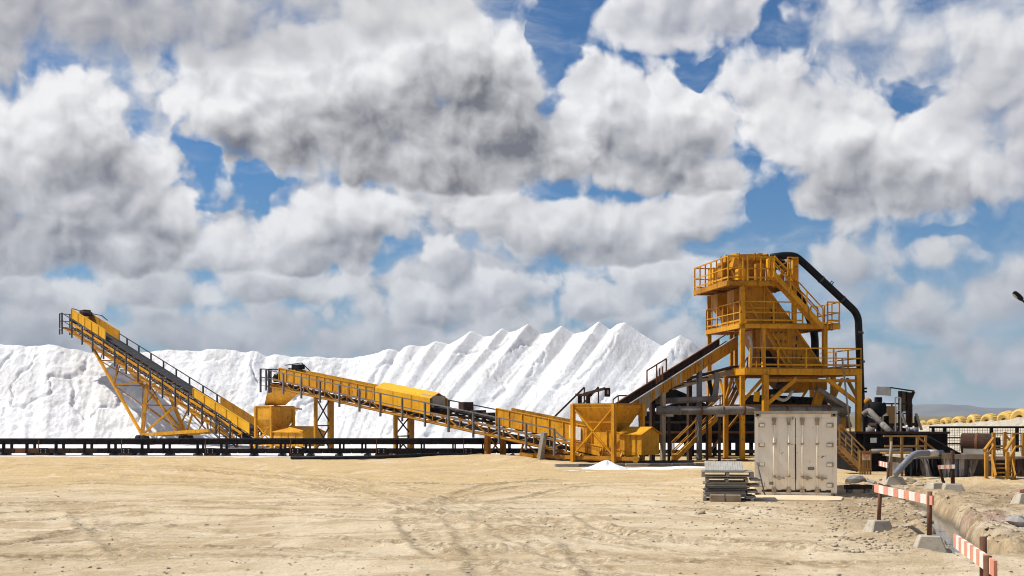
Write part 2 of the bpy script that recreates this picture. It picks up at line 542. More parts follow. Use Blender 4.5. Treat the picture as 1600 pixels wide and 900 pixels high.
M['wood_brown'] = weathered('brown_stair_timber', (.36, .20, .065), (.27, .15, .05), (.12, .06, .03), .6, .8, scale=2)
M['concrete'] = weathered('rough_concrete', (.36, .315, .25), (.44, .39, .31), (.17, .135, .10), .75, .95, scale=2.5, streak=False)
M['concrete_dark'] = weathered('stained_concrete', (.10, .09, .08), (.20, .18, .16), (.05, .045, .04), .7, .95, scale=1.4)
M['galv'] = weathered('galvanised_sheet', (.42, .40, .37), (.52, .50, .46), (.25, .20, .15), .5, .5, scale=2)
M['belt_steel'] = weathered('dark_frame_steel', (.008, .007, .009), (.014, .011, .012), (.06, .028, .014), .6, .8, spots=.15, spec=.1)
M['stake'] = weathered('rusty_stake', (.11, .05, .03), (.16, .075, .045), (.05, .025, .018), .6, .9, scale=3)
M['orange'] = weathered('faded_orange_paint', (.64, .29, .195), (.54, .22, .14), (.30, .18, .13), .8, .65, scale=4, spots=.35, spot_c=(.36, .28, .20))
M['white'] = weathered('dirty_white_paint', (.72, .69, .64), (.64, .60, .54), (.33, .25, .17), .75, .65, scale=3.5, spots=.35, spot_c=(.34, .26, .18))
M['plaster'] = weathered('speckled_white_board', (.50, .48, .44), (.60, .58, .54), (.20, .17, .14), .8, .9, scale=6, streak=False)
M['tyre'] = weathered('yellow_painted_tyre', (.66, .44, .13), (.56, .36, .10), (.28, .18, .08), .6, .8, scale=2, streak=False, spots=.2)
M['grate'] = weathered('steel_grating', (.34, .32, .29), (.42, .40, .36), (.16, .11, .07), .5, .6, scale=3)
M['motor'] = weathered('green_motor_paint', (.06, .10, .05), (.05, .08, .05), (.10, .06, .03), .5, .5)
M['paper'] = weathered('white_notice', (.70, .69, .66), (.62, .60, .57), (.4, .35, .3), .4, .6, scale=4)
M['sign_red'] = weathered('sign_red', (.55, .05, .035), (.5, .06, .04), (.3, .05, .04), .3, .5)
M['sign_cream'] = weathered('sign_cream', (.72, .62, .42), (.68, .58, .38), (.4, .3, .2), .3, .5)
M['ink'] = weathered('sign_ink', (.03, .03, .03), (.05, .05, .05), (.1, .1, .1), .3, .6)

# ------------------------------------------------------------------ ground
DITCH = [(12.3, 37.5), (11.7, 34.8), (10.95, 31.2), (10.2, 28.5), (9.5, 26.1), (8.9, 23.9), (8.5, 22.3), (8.4, 21.7)]

def ditch_dist(x, y):
    best = np.full(x.shape, 1e9); par = np.zeros(x.shape)
    for i in range(len(DITCH) - 1):
        (ax, ay), (bx, by) = DITCH[i], DITCH[i + 1]
        dx_, dy_ = bx - ax, by - ay
        t = np.clip(((x - ax) * dx_ + (y - ay) * dy_) / (dx_ * dx_ + dy_ * dy_), 0, 1)
        d = np.hypot(x - ax - t * dx_, y - ay - t * dy_)
        side = np.sign((x - ax) * dy_ - (y - ay) * dx_)      # +: one bank, -: the other
        m_ = d < best
        best = np.where(m_, d, best); par = np.where(m_, side, par)
    return best, par

def track_lines():
    """wheel tracks as polylines (ground x, y, depth, half width)"""
    out = []
    def tr(pix, dep, w):
        out.append(([tuple(G(a, b))[:2] for a, b in pix], dep, w))
    tr([(130, 731), (330, 737), (470, 747), (560, 760)], .05, .22)
    tr([(180, 742), (330, 747), (440, 756), (520, 771)], .04, .2)
    tr([(400, 745), (480, 752), (545, 768)], .05, .25)
    tr([(0, 852), (90, 836), (180, 822), (260, 812)], .035, .12)
    tr([(20, 842), (120, 828), (200, 816)], .03, .12)
    tr([(270, 820), (400, 833), (560, 846), (760, 856)], .03, .14)
    tr([(120, 800), (165, 840), (200, 870)], .025, .2)
    tr([(900, 803), (935, 830), (1000, 845), (1130, 855), (1260, 862)], .05, .16)
    tr([(690, 810), (720, 818), (800, 830), (960, 845), (1100, 852)], .03, .16)
    tr([(600, 757), (680, 757), (740, 760), (800, 757)], .03, .25)
    tr([(640, 800), (700, 790), (720, 770), (780, 758), (860, 752)], .03, .25)
    tr([(560, 790), (650, 800), (730, 822), (820, 836)], .03, .14)
    tr([(600, 868), (760, 880), (830, 886)], .022, .1)
    tr([(0, 872), (300, 868), (700, 872), (1100, 880), (1400, 884)], .02, .2)
    tr([(0, 815), (200, 800), (480, 806), (800, 826), (1100, 846), (1300, 858)], .02, .25)
    tr([(0, 790), (300, 782), (600, 792), (900, 822)], .02, .3)
    # pairs of wheel ruts that sweep across the yard
    for pix, dep, w in (([(-40, 800), (200, 786), (450, 790), (700, 808), (950, 838), (1200, 866), (1350, 880)], .035, .17), ([(-40, 860), (250, 846), (520, 852), (800, 868), (1050, 890)], .03, .17),
                        ([(60, 724), (300, 730), (480, 744), (640, 772), (760, 810), (820, 850), (850, 900)], .04, .2), ([(1150, 760), (1000, 756), (860, 762), (740, 780), (690, 806), (720, 840), (800, 872)], .035, .2),
                        ([(-40, 760), (160, 752), (360, 756), (560, 775), (760, 790), (960, 790), (1160, 812)], .03, .2)):
        c = [G(a, b) for a, b in pix]
        for off in (-.95, .95):
            pts = []
            for i, p in enumerate(c):
                t = (c[min(i + 1, len(c) - 1)] - c[max(i - 1, 0)]).normalized()
                pts.append((p.x - t.y * off, p.y + t.x * off))
            out.append((pts, dep * .55, w))
    return out

TRACKS = track_lines()

def ground_h(x, y, fine=True, marks=None):
    x = np.asarray(x, float); y = np.asarray(y, float)
    near = sstep(160, 80, np.abs(y)) * sstep(140, 90, np.abs(x))
    z = .10 * fbm(x / 9, y / 9, 3, 3) * near
    z = z + .05 * fbm(x / 1.7, y / .9, 3, 5) * near
    z = z + .018 * fbm(x / .55 + .4 * y, y / .55, 4, 6, .6) * near
    d, side = ditch_dist(x, y)
    # churned soil on the right, smoother where trucks pass
    churn = sstep(6.3, 8.6, x - .06 * (y - 20)) * sstep(20.2, 22.4, y) * sstep(60, 46, y)
    z = z + churn * (.10 * fbm(x / .9, y / .9, 4, 21) + .085 * np.abs(fbm(x / .3, y / .3, 4, 22, .6)))
    churn2 = sstep(3.2, 5.5, x) * sstep(24, 28, y) * sstep(44, 38, y)
    z = z + churn2 * .035 * fbm(x / .45, y / .45, 3, 24)
    if fine:
        z = z + near * .016 * fbm(x / .35, y / .2, 3, 31)
        for pts, dep, w in TRACKS:
            xs, ys = [p[0] for p in pts], [p[1] for p in pts]
            sel = (x > min(xs) - 1.5) & (x < max(xs) + 1.5) & (y > min(ys) - 1.5) & (y < max(ys) + 1.5)
            if not sel.any():
                continue
            xx, yy = x[sel] + .12 * fbm(x[sel] / 1.1, y[sel] / 1.1, 2, 41), y[sel] + .12 * fbm(x[sel] / 1.1, y[sel] / 1.1, 2, 42)
            best = np.full(xx.shape, 9.)
            for (ax, ay), (bx, by) in zip(pts[:-1], pts[1:]):
                dx_, dy_ = bx - ax, by - ay
                t = np.clip(((xx - ax) * dx_ + (yy - ay) * dy_) / (dx_ ** 2 + dy_ ** 2), 0, 1)
                best = np.minimum(best, np.hypot(xx - ax - t * dx_, yy - ay - t * dy_))
            keep = .4 + .8 * vnoise(xx / .8, yy / .8, 44)
            prof = -dep * np.exp(-(best / w) ** 2) + dep * 1.3 * np.exp(-((best - 1.8 * w) / (.7 * w)) ** 2)
            lug = 1 + .22 * np.sin(xx * 19 + yy * 6)
            z[sel] += prof * keep * lug
            if marks is not None:
                marks[sel] = np.maximum(marks[sel], np.exp(-((best - 1.1 * w) / (.55 * w)) ** 2) * keep * min(1, dep / .016))
    # bank of sand pushed up along the machines
    bank = np.exp(-((x + 1.5) / 5.0) ** 2) * np.exp(-((y - 68.5) / 2.2) ** 2)
    z = z + .30 * bank
    # ditch
    lip = np.exp(-((d - .95) / .45) ** 2) * sstep(20.8, 23.0, y) * (.6 + .8 * vnoise(x / .7, y / .7, 53))
    z = z + lip * np.where(side < 0, .10, .03)
    cut = sstep(.52, .24, d + .16 * fbm(x / .5, y / .5, 4, 51, .6))
    z = z * (1 - cut) + cut * (-.52)
    rim = np.exp(-((d - .7) / .35) ** 2) * sstep(20.8, 22.5, y)
    z = z + rim * (.13 * fbm(x / .35, y / .35, 4, 54, .65))
    # pad under the container and the plant is level
    for (cx, cy, rx, ry) in ((8.9, 39.5, 2.1, 4.2), (5.6, 35.6, 1.6, 1.3)):
        k_ = sstep(1.35, .95, np.maximum(np.abs(x - cx) / rx, np.abs(y - cy) / ry))
        z = z * (1 - k_)
    flat = sstep(47, 50, y) * sstep(6, 10, x)
    z = z * (1 - flat * .9)
    flat2 = sstep(70, 74, y)
    z = z * (1 - flat2 * .85)
    far = sstep(100, 200, np.hypot(x, y))
    return z * (1 - far)

def mat_ground():
    m, nt, b = material('sand_ground')
    p = wpos(nt)
    x, y, z_ = nt.sep(p)
    flat = nt.xyz(x, y, 0.0)
    wv = nt.new('ShaderNodeTexNoise', noise_dimensions='2D'); nt.put(wv.inputs['Vector'], flat); wv.inputs['Scale'].default_value = .05; wv.inputs['Detail'].default_value = 1
    turned = nt.v('MULTIPLY_ADD', nt.v('SUBTRACT', wv.outputs[1], (.5, .5, .5)), (16, 16, 0), flat)
    stretch = nt.v('MULTIPLY', turned, (.2, .6, 0))
    n_big = nt.noise(flat, .11, 4, .55, dim='2D')
    n_str = nt.noise(stretch, 1.1, 6, .6, .6, dim='2D')
    n_mid = nt.noise(flat, 1.3, 6, .65, dim='2D')
    n_fin = nt.noise(flat, 17.0, 5, .7, dim='2D')
    pale, tan, gold = c4((.595, .49, .34)), c4((.46, .355, .22)), c4((.53, .375, .175))
    c = nt.mix(nt.ramp(n_str, .40, .60), tan, pale)
    # golden, less driven sand towards the machines
    goldm = nt.m('MULTIPLY', nt.ramp(nt.m('ADD', y, nt.m('MULTIPLY', n_big, 22.0)), 38, 66), .8)
    c = nt.mix(goldm, c, gold)
    c = nt.mix(nt.m('MULTIPLY', nt.ramp(n_mid, .54, .72), .28), c, c4((.35, .265, .16)))
    n_dep = nt.noise(nt.v('MULTIPLY', turned, (.9, .22, 0)), 1.0, 6, .68, dim='2D')
    c = nt.mix(nt.m('MULTIPLY', nt.ramp(n_dep, .54, .66), .38), c, c4((.36, .265, .145)))
    c = nt.mix(nt.m('MULTIPLY', nt.ramp(n_dep, .46, .34), .40), c, c4((.68, .57, .42)))
    # churned brown soil round the ditch
    soil = nt.m('MULTIPLY', nt.ramp(nt.m('ADD', nt.m('SUBTRACT', x, nt.m('MULTIPLY', nt.m('SUBTRACT', y, 20.0), .06)), nt.m('MULTIPLY', n_mid, 2.0)), 6.6, 9.2), nt.m('MULTIPLY', nt.ramp(y, 20.6, 22.6), nt.ramp(y, 46, 38)))
    c = nt.mix(nt.m('MULTIPLY', soil, .9), c, nt.mix(nt.ramp(n_mid, .35, .65), c4((.25, .175, .10)), c4((.42, .315, .19))))
    # a pale crust of dried salt on the far bank of the ditch, a red stain beside it
    crust = nt.m('MULTIPLY', nt.m('MULTIPLY', nt.ramp(n_mid, .40, .56), soil), nt.m('MULTIPLY', nt.ramp(x, 9.4, 10.6), nt.ramp(y, 33, 27)))
    c = nt.mix(nt.m('MULTIPLY', crust, .6), c, c4((.62, .55, .44)))
    st = nt.m('MULTIPLY', nt.ramp(nt.v('LENGTH', nt.v('MULTIPLY', nt.v('SUBTRACT', flat, (11.0, 28.4, 0)), (.8, .55, 0))), 1.0, .25), nt.ramp(n_mid, .40, .60))
    c = nt.mix(nt.m('MULTIPLY', st, .7), c, c4((.20, .07, .06)))
    n_grit = nt.noise(flat, 6.5, 6, .72, dim='2D')
    c = nt.mix(nt.m('MULTIPLY', nt.ramp(n_grit, .54, .68), .26), c, c4((.32, .24, .145)))
    c = nt.mix(nt.m('MULTIPLY', nt.ramp(n_grit, .46, .34), .30), c, c4((.66, .575, .45)))
    c = nt.mix(nt.m('MULTIPLY', nt.ramp(n_fin, .56, .70), .55), c, c4((.18, .13, .08)))
    at = nt.new('ShaderNodeAttribute'); at.attribute_name = 'track'
    c = nt.mix(nt.m('MULTIPLY', nt.m('MULTIPLY', at.outputs['Fac'], nt.ramp(n_grit, .32, .6)), .85), c, c4((.22, .16, .09)))
    # wet mud in the ditch
    c = nt.mix(nt.ramp(z_, -.12, -.36), c, c4((.14, .115, .08)))
    # low scrub on the plain far behind
    c = nt.mix(nt.m('MULTIPLY', nt.ramp(y, 150, 260), .85), c, c4((.10, .095, .06)))
    # spilt salt whitens the ground past the machines
    edge = nt.m('ADD', y, nt.m('MULTIPLY', nt.noise(flat, .35, 5, .6, dim='2D'), 7.0))
    edge = nt.m('SUBTRACT', edge, nt.m('MULTIPLY', nt.ramp(x, -9, 9), 9.0))
    saltm = nt.m('MULTIPLY', nt.ramp(edge, 75.2, 77.0), nt.m('MULTIPLY', nt.ramp(y, 170, 150), nt.ramp(x, 34, 30)))
    c = nt.mix(saltm, c, nt.mix(nt.ramp(n_mid, .4, .7), c4((.80, .80, .80)), c4((.55, .53, .50))))
    nt.l.new(c, b.inputs['Base Color'])
    b.inputs['Roughness'].default_value = .95
    b.inputs['Specular IOR Level'].default_value = .15
    hh = nt.m('ADD', nt.m('MULTIPLY', n_fin, .5), nt.m('MULTIPLY', nt.noise(flat, 55.0, 3, .6, dim='2D'), .22))
    bump(nt, b, nt.m('ADD', hh, n_grit), .7, .06)
    return m

def make_ground():
    yn = 11.0 * (92.0 / 11.0) ** np.linspace(0, 1, 620)
    ys = np.concatenate([[-400, -120, -40, -10, 0, 4, 7, 9], yn, 92.0 * (9000 / 92.0) ** np.linspace(0, 1, 40)[1:]])
    sc = np.linspace(-1, 1, 560)
    ss = np.concatenate([[-60, -20, -8, -4, -2.2, -1.5, -1.15], sc, [1.15, 1.5, 2.2, 4, 8, 20, 60]])
    W = np.where(ys < 11, 11.5, .50 * ys + 6.0)
    X = np.clip(W[:, None] * ss[None, :], -9000 + ss[None, :], 9000 + ss[None, :])
    Y_ = np.repeat(ys[:, None], len(ss), 1)
    mk = np.zeros(X.shape)
    zz = ground_h(X, Y_, True, mk)
    o = grid_mesh('ground', X, Y_, zz, mat_ground(), attrs={'track': mk})
    return tag(o, 'pale sandy yard with wheel tracks reaching back to the salt', kind='structure')

make_ground()

def mat_water():
    m, nt, b = material('ditch_water')
    p = wpos(nt)
    b.inputs['Base Color'].default_value = (.16, .16, .15, 1)
    b.inputs['Roughness'].default_value = .12
    b.inputs['Specular IOR Level'].default_value = .7
    bump(nt, b, nt.noise(p, 9.0, 3, .5), .12, .02)
    return m

def make_water():
    mb = MB()
    L, Rr = [], []
    for i, (x, y) in enumerate(DITCH):
        a = V((*DITCH[max(i - 1, 0)], 0)); c = V((*DITCH[min(i + 1, len(DITCH) - 1)], 0))
        n = (c - a).normalized().cross(Z)
        L.append(V((x, y, -.34)) - n * .75); Rr.append(V((x, y, -.34)) + n * .75)
    pts = L + Rr; k_ = len(L)
    mb.add(pts, [(i, i + 1, k_ + i + 1, k_ + i) for i in range(k_ - 1)])
    o = mb.build('ditch_water', mat_water())
    tag(o, 'shallow grey water in the drainage ditch', kind='structure')
make_water()

# ------------------------------------------------------------------ salt
def mat_salt():
    m, nt, b = material('salt')
    p = wpos(nt)
    n1 = nt.noise(p, .25, 5, .6)
    n2 = nt.noise(nt.v('MULTIPLY', p, (1.0, 1.0, .6)), 1.6, 6, .65)
    c = nt.mix(nt.ramp(n1, .38, .66), c4((.82, .82, .825)), c4((.71, .70, .69)))
    c = nt.mix(nt.m('MULTIPLY', nt.ramp(n2, .58, .74), .30), c, c4((.66, .635, .60)))
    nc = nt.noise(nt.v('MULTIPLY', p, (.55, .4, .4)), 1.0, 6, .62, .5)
    crack_shade = nt.ramp(nt.m('ABSOLUTE', nt.m('SUBTRACT', nc, .5)), .012, .0)
    c = nt.mix(nt.m('MULTIPLY', nt.m('MULTIPLY', crack_shade, nt.ramp(n1, .42, .58)), .55), c, c4((.42, .40, .385)))  # thin grey lines paint the shade of crevices into the salt colour
    nt.l.new(c, b.inputs['Base Color'])
    b.inputs['Roughness'].default_value = .9
    b.inputs['Specular IOR Level'].default_value = .2
    n3 = nt.noise(p, 3.4, 6, .65)
    n4 = nt.noise(p, 11.0, 5, .7)
    bump(nt, b, nt.m('ADD', n3, nt.m('MULTIPLY', n4, .5)), .55, .16)
    return m
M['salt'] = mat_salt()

CREST = [(-700, 545), (-400, 540), (-150, 546), (0, 538), (40, 541), (75, 539), (110, 545), (150, 551), (190, 553), (225, 550), (262, 547), (300, 549), (335, 546), (370, 547),
         (420, 554), (480, 557), (545, 557), (590, 551), (640, 546), (660, 541), (682, 534), (703, 538), (722, 529), (738, 519), (757, 526), (771, 524), (785, 514), (797, 519),
         (808, 517), (825, 508), (846, 521), (862, 519), (878, 510), (898, 521), (916, 517), (936, 504), (954, 515), (966, 508), (978, 506), (1000, 520), (1035, 538), (1050, 531), (1063, 527), (1082, 537), (1100, 555),
         (1125, 585), (1160, 610), (1230, 640), (1300, 652)]

def crest_y(x):
    return 114.0 + 4.0 * sstep(-25, 5, x) - 1.0 * sstep(8, 20, x)

def make_salt_pile():
    cx = np.array([(px - 800) / FOC * 116 for px, py in CREST])
    for _ in range(4):
        cx = np.array([(px - 800) / FOC * float(crest_y(np.array(x))) for (px, py), x in zip(CREST, cx)])
    cz = np.array([CAM_H + (HOR - py) / FOC * float(crest_y(np.array(x))) for (px, py), x in zip(CREST, cx)])
    xs = np.arange(-64, 32, .115)
    ys = np.concatenate([np.arange(92, 122, .13), np.arange(122, 146, 1.2)])
    X, Y_ = np.meshgrid(xs, ys)
    wx = X + .15 * fbm(X / 6, Y_ / 6, 3, 61)
    wy = Y_ + .15 * fbm(X / 6, Y_ / 6, 3, 62)
    yc = crest_y(X)
    fx = -.62 * sstep(-20, -4, X) + .30 * sstep(-28, -40, X)
    s = yc - Y_
    sw = yc - wy
    c = np.where(s > 0, X - fx * sw, X)
    up = np.interp(c, cx, cz)
    up = up + .55 * (np.abs(fbm(c / 3.1, c * 0 + 7.7, 2, 74, .5)) - .2) * sstep(-2, -8, X) * sstep(-33, -28, X) + .14 * fbm(c / 1.1, c * 0 + 1.7, 3, 75, .6) * sstep(-6, -10, X)
    smooth = np.interp(c, cx, np.convolve(np.pad(cz, 3, mode='edge'), np.ones(7) / 7, 'valid'))
    k_ = sstep(0, 8.5, s)
    top = smooth + (up - smooth) * (1.2 - .85 * k_) + k_ * .22 * fbm(c / 2.3, c * 0 + 3.1, 3, 73, .6)
    slope = .80 + .04 * fbm(X / 12, Y_ / 12, 2, 63)
    run = np.where(s > 0, s, -s * 1.1)
    z = top - slope * np.maximum(run - .15, 0)
    # flutes that run down the slope, slumps and lumps
    z = z + sstep(.5, 4, s) * sstep(16, 8, s) * (.14 * fbm(c / .9, s / 22, 4, 64, .6) + .10 * np.abs(fbm(c / .5, s / 7, 4, 65, .6)))
    lump = fbm(X / 2.2, Y_ / 2.2, 5, 66, .62)
    left = sstep(-8, -20, X)
    z = z + sstep(.2, 2, s) * (.05 + .11 * left) * lump
    z = z + sstep(.0, .6, s) * (.05 + .07 * left) * (fbm(X / .8, Y_ / .8, 4, 67, .7) - .7 * np.abs(fbm(X / 1.3, Y_ / 1.3, 4, 70, .65)))
    z = z + sstep(.0, .5, s) * (.04 + .04 * left) * fbm(X / .36, Y_ / .36, 3, 72, .7)
    z = z - sstep(.3, 2, s) * .35 * sstep(.10, .0, np.abs(fbm(c / 3.2 + .3 * lump, s / 4.5, 2, 68))) * (.5 + .5 * left)
    foot = .045 + .05 * fbm(X / 1.5, Y_ / 1.5, 3, 69)
    # soft foot where the slope runs out on the flat
    z = np.where(z > foot + 1.0, z, foot + np.log1p(np.exp(np.clip((z - foot) * 3.2, -30, 30))) / 3.2)
    edge = np.minimum(sstep(92, 94, Y_), np.minimum(sstep(-64, -62, X), sstep(33, 30, X)))
    z = z * edge - .3 * (1 - edge)
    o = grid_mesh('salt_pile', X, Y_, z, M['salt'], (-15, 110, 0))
    return tag(o, 'long white salt pile with pointed peaks behind the conveyors', 'salt pile')
make_salt_pile()

def small_heap(name, c, rx, ry, h, label, seed):
    n, k_ = 28, 10
    pts = [V((c[0], c[1], c[2] + h))]; fs = []
    rr = random.Random(seed)
    ph = [rr.uniform(0, 6) for _ in range(4)]
    for j in range(1, k_ + 1):
        t = j / k_
        for i in range(n):
            a = 2 * math.pi * i / n
            w = 1 + .14 * math.sin(2 * a + ph[0]) + .10 * math.sin(3 * a + ph[1]) + .07 * math.sin(5 * a + ph[2])
            zz = h * (1 - t) ** 1.15 * (1 + .12 * math.sin(4 * a + 5 * t + ph[3])) - (.03 if j == k_ else 0)
            pts.append(V((c[0] + rx * t * w * math.cos(a), c[1] + ry * t * w * math.sin(a), c[2] + zz)))
    for i in range(n):
        fs.append((0, 1 + i, 1 + (i + 1) % n))
        for j in range(k_ - 1):
            fs.append((1 + j * n + i, 1 + (j + 1) * n + i, 1 + (j + 1) * n + (i + 1) % n, 1 + j * n + (i + 1) % n))
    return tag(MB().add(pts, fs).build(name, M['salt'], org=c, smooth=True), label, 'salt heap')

# far hills
def make_hills():
    m, nt, b = material('scrub_hill')
    p = wpos(nt)
    n = nt.noise(p, .006, 6, .6)
    nt.l.new(nt.mix(nt.ramp(n, .4, .62), c4((.055, .06, .055)), c4((.11, .105, .09))), b.inputs['Base Color'])
    b.inputs['Roughness'].default_value = 1
    Yh = 5200.0
    prof = [(1180, 648), (1260, 646), (1340, 643), (1400, 640), (1425, 633), (1450, 630), (1480, 632), (1500, 636), (1530, 637), (1565, 637), (1600, 639), (1680, 636), (1780, 641), (1900, 645), (2050, 649)]
    px = np.array([q[0] for q in prof]); hz = np.array([CAM_H + (HOR - q[1]) / FOC * Yh for q in prof])
    hx = (px - 800) / FOC * Yh
    xs = np.linspace(hx[0], hx[-1], 160); ys = np.linspace(Yh - 700, Yh + 700, 30)
    X, Y_ = np.meshgrid(xs, ys)
    t = np.clip(1 - ((Y_ - Yh) / 700) ** 2, 0, 1)
    z = np.interp(X, hx, hz) * t * (1 + .12 * fbm(X / 160, Y_ / 160, 4, 71)) - 2
    return tag(grid_mesh('hills', X, Y_, z, m), 'low dark hills on the horizon', kind='structure')
make_hills()

# ------------------------------------------------------------------ yellow belt conveyors
class Line:
    """sloping conveyor axis; s runs 0..1 from tail to head, n sideways (plus = away from the camera), m upwards"""
    def __init__(s, T, H, z0, z1):
        s.T, s.H, s.z0, s.z1 = V((*T, 0)), V((*H, 0)), z0, z1
        s.d = (s.H - s.T); s.L = s.d.length
        s.t = s.d.normalized()
        s.n = V((-s.t.y, s.t.x, 0))
        if s.n.y < 0:
            s.n = -s.n
    def at(s, q, n=0.0, m=0.0):
        p = s.T + s.d * q + s.n * n
        p.z = s.z0 + (s.z1 - s.z0) * q + m
        return p
    def q_of(s, px, n=0.0):
        a = (px - 800) / FOC
        o = s.T + s.n * n
        return (a * o.y - o.x) / (s.d.x - a * s.d.y)

def sweep(cv, q0, q1, sect, name, mat, root, smooth=False, steps=1):
    r = [[cv.at(q0 + (q1 - q0) * i / steps, n, m) for n, m in sect] for i in range(steps + 1)]
    mb = MB()
    for a, b in zip(r[:-1], r[1:]):
        mb.loft(a, b, caps=(steps == 1))
    return mb.build(name, mat, root, smooth=smooth)

def rect(n0, n1, m0, m1):
    return [(n0, m0), (n1, m0), (n1, m1), (n0, m1)]

def truss(root, cv, q0, q1, hw, D, mat, bay=1.35, chord=.13):
    for n in (-hw, hw):
        for m in (0, D):
            w = chord / 2
            sweep(cv, q0, q1, rect(n - w, n + w, m - w, m + w), 'chord', mat, root)
        nb = max(1, round((q1 - q0) * cv.L / bay))
        for i in range(nb):
            a, b = q0 + (q1 - q0) * i / nb, q0 + (q1 - q0) * (i + 1) / nb
            beam('truss_post', mat, root, cv.at(a, n, 0), cv.at(a, n, D), .06, .06, up=cv.t)
            p, q = (cv.at(a, n, 0), cv.at(b, n, D)) if i % 2 else (cv.at(a, n, D), cv.at(b, n, 0))
            beam('lacing', mat, root, p, q, .06, .06)
    nb = max(1, round((q1 - q0) * cv.L / (bay * 1.5)))
    for i in range(nb + 1):
        a = q0 + (q1 - q0) * i / nb
        beam('cross_member', mat, root, cv.at(a, -hw, 0), cv.at(a, hw, 0), .08, .08)

def belt(root, cv, q0, q1, m, w=.5, load=.0, step=1.25):
    up = [(-w, m + .16), (-w * .55, m + .02), (0, m - .02), (w * .55, m + .02), (w, m + .16)]
    top = [(w, m + .19), (w * .5, m + .10 + load), (0, m + .12 + load * 1.3), (-w * .5, m + .10 + load), (-w, m + .19)]
    o = sweep(cv, q0, q1, up + top, 'belt', M['rubber'], root)
    sweep(cv, q0, q1, rect(-w, w, .16, .19), 'return_belt', M['rubber'], o)
    nb = max(1, round((q1 - q0) * cv.L / step))
    for i in range(nb + 1):
        a = q0 + (q1 - q0) * i / nb
        it = MB()
        it.tube([cv.at(a, -w * .45, m - .09), cv.at(a, w * .45, m - .09)], .06, 7)
        for sg in (-1, 1):
            it.tube([cv.at(a, sg * w * .5, m - .07), cv.at(a, sg * (w + .08), m + .10)], .06, 7)
            it.beam(cv.at(a, sg * (w + .08), m - .30), cv.at(a, sg * (w + .08), m + .14), .05, .05)
        it.beam(cv.at(a, -w - .1, m - .26), cv.at(a, w + .1, m - .26), .07, .07)
        it.build('idler', M['rail_dark'] if i % 3 else M['rust_dark'], root)
    return o

def side_rails(root, cv, q0, q1, n, mat, m0, m1, step=2.0, walk=True, hw=.8, drop=.0):
    """leaning rail of a sloping walkway with its posts"""
    w = .035
    hr = sweep(cv, q0, q1, rect(n - w, n + w, m1 - w, m1 + w), 'handrail', mat, root)
    mm = m0 + (m1 - m0) * .52
    sweep(cv, q0, q1, rect(n - w * .8, n + w * .8, mm - w * .8, mm + w * .8), 'middle_rail', mat, hr)
    nb = max(1, round((q1 - q0) * cv.L / step))
    for i in range(nb + 1):
        a = q0 + (q1 - q0) * i / nb
        beam('post', mat, hr, cv.at(a, n, m0 - drop), cv.at(a, n, m1), .11, .11, up=cv.t)
    if walk:
        sg = 1 if n > 0 else -1
        a, b = sorted((sg * (hw + .04), n))
        sweep(cv, q0, q1, rect(a, b, m0 + .02, m0 + .06), 'walkway', M['yellow_dirty'], root)
        for i in range(nb + 1):
            a = q0 + (q1 - q0) * i / nb
            beam('bracket', M['yellow_dirty'], root, cv.at(a, sg * hw, m0 - .03), cv.at(a, n, m0 - .03), .07, .07)
    return hr

def skirt(root, cv, q0, q1, n, m0, m1, mat, rib=1.1, name='skirt_plate', out=-1):
    o = sweep(cv, q0, q1, rect(n - .02, n + .02, m0, m1), name, mat, root)
    nb = max(1, round((q1 - q0) * cv.L / rib))
    for i in range(nb + 1):
        a = q0 + (q1 - q0) * i / nb
        beam('rib', mat, o, cv.at(a, n + out * .05, m0), cv.at(a, n + out * .05, m1), .05, .06, up=cv.t)
    sweep(cv, q0, q1, rect(n + out * .02 - .04, n + out * .02 + .04, m1, m1 + .05), 'flange', mat, o)
    return o

# ---- stacker: long boom over the salt
STK = Line((-15.2, 87.5), (-40.2, 112.0), -1.9, 10.4)

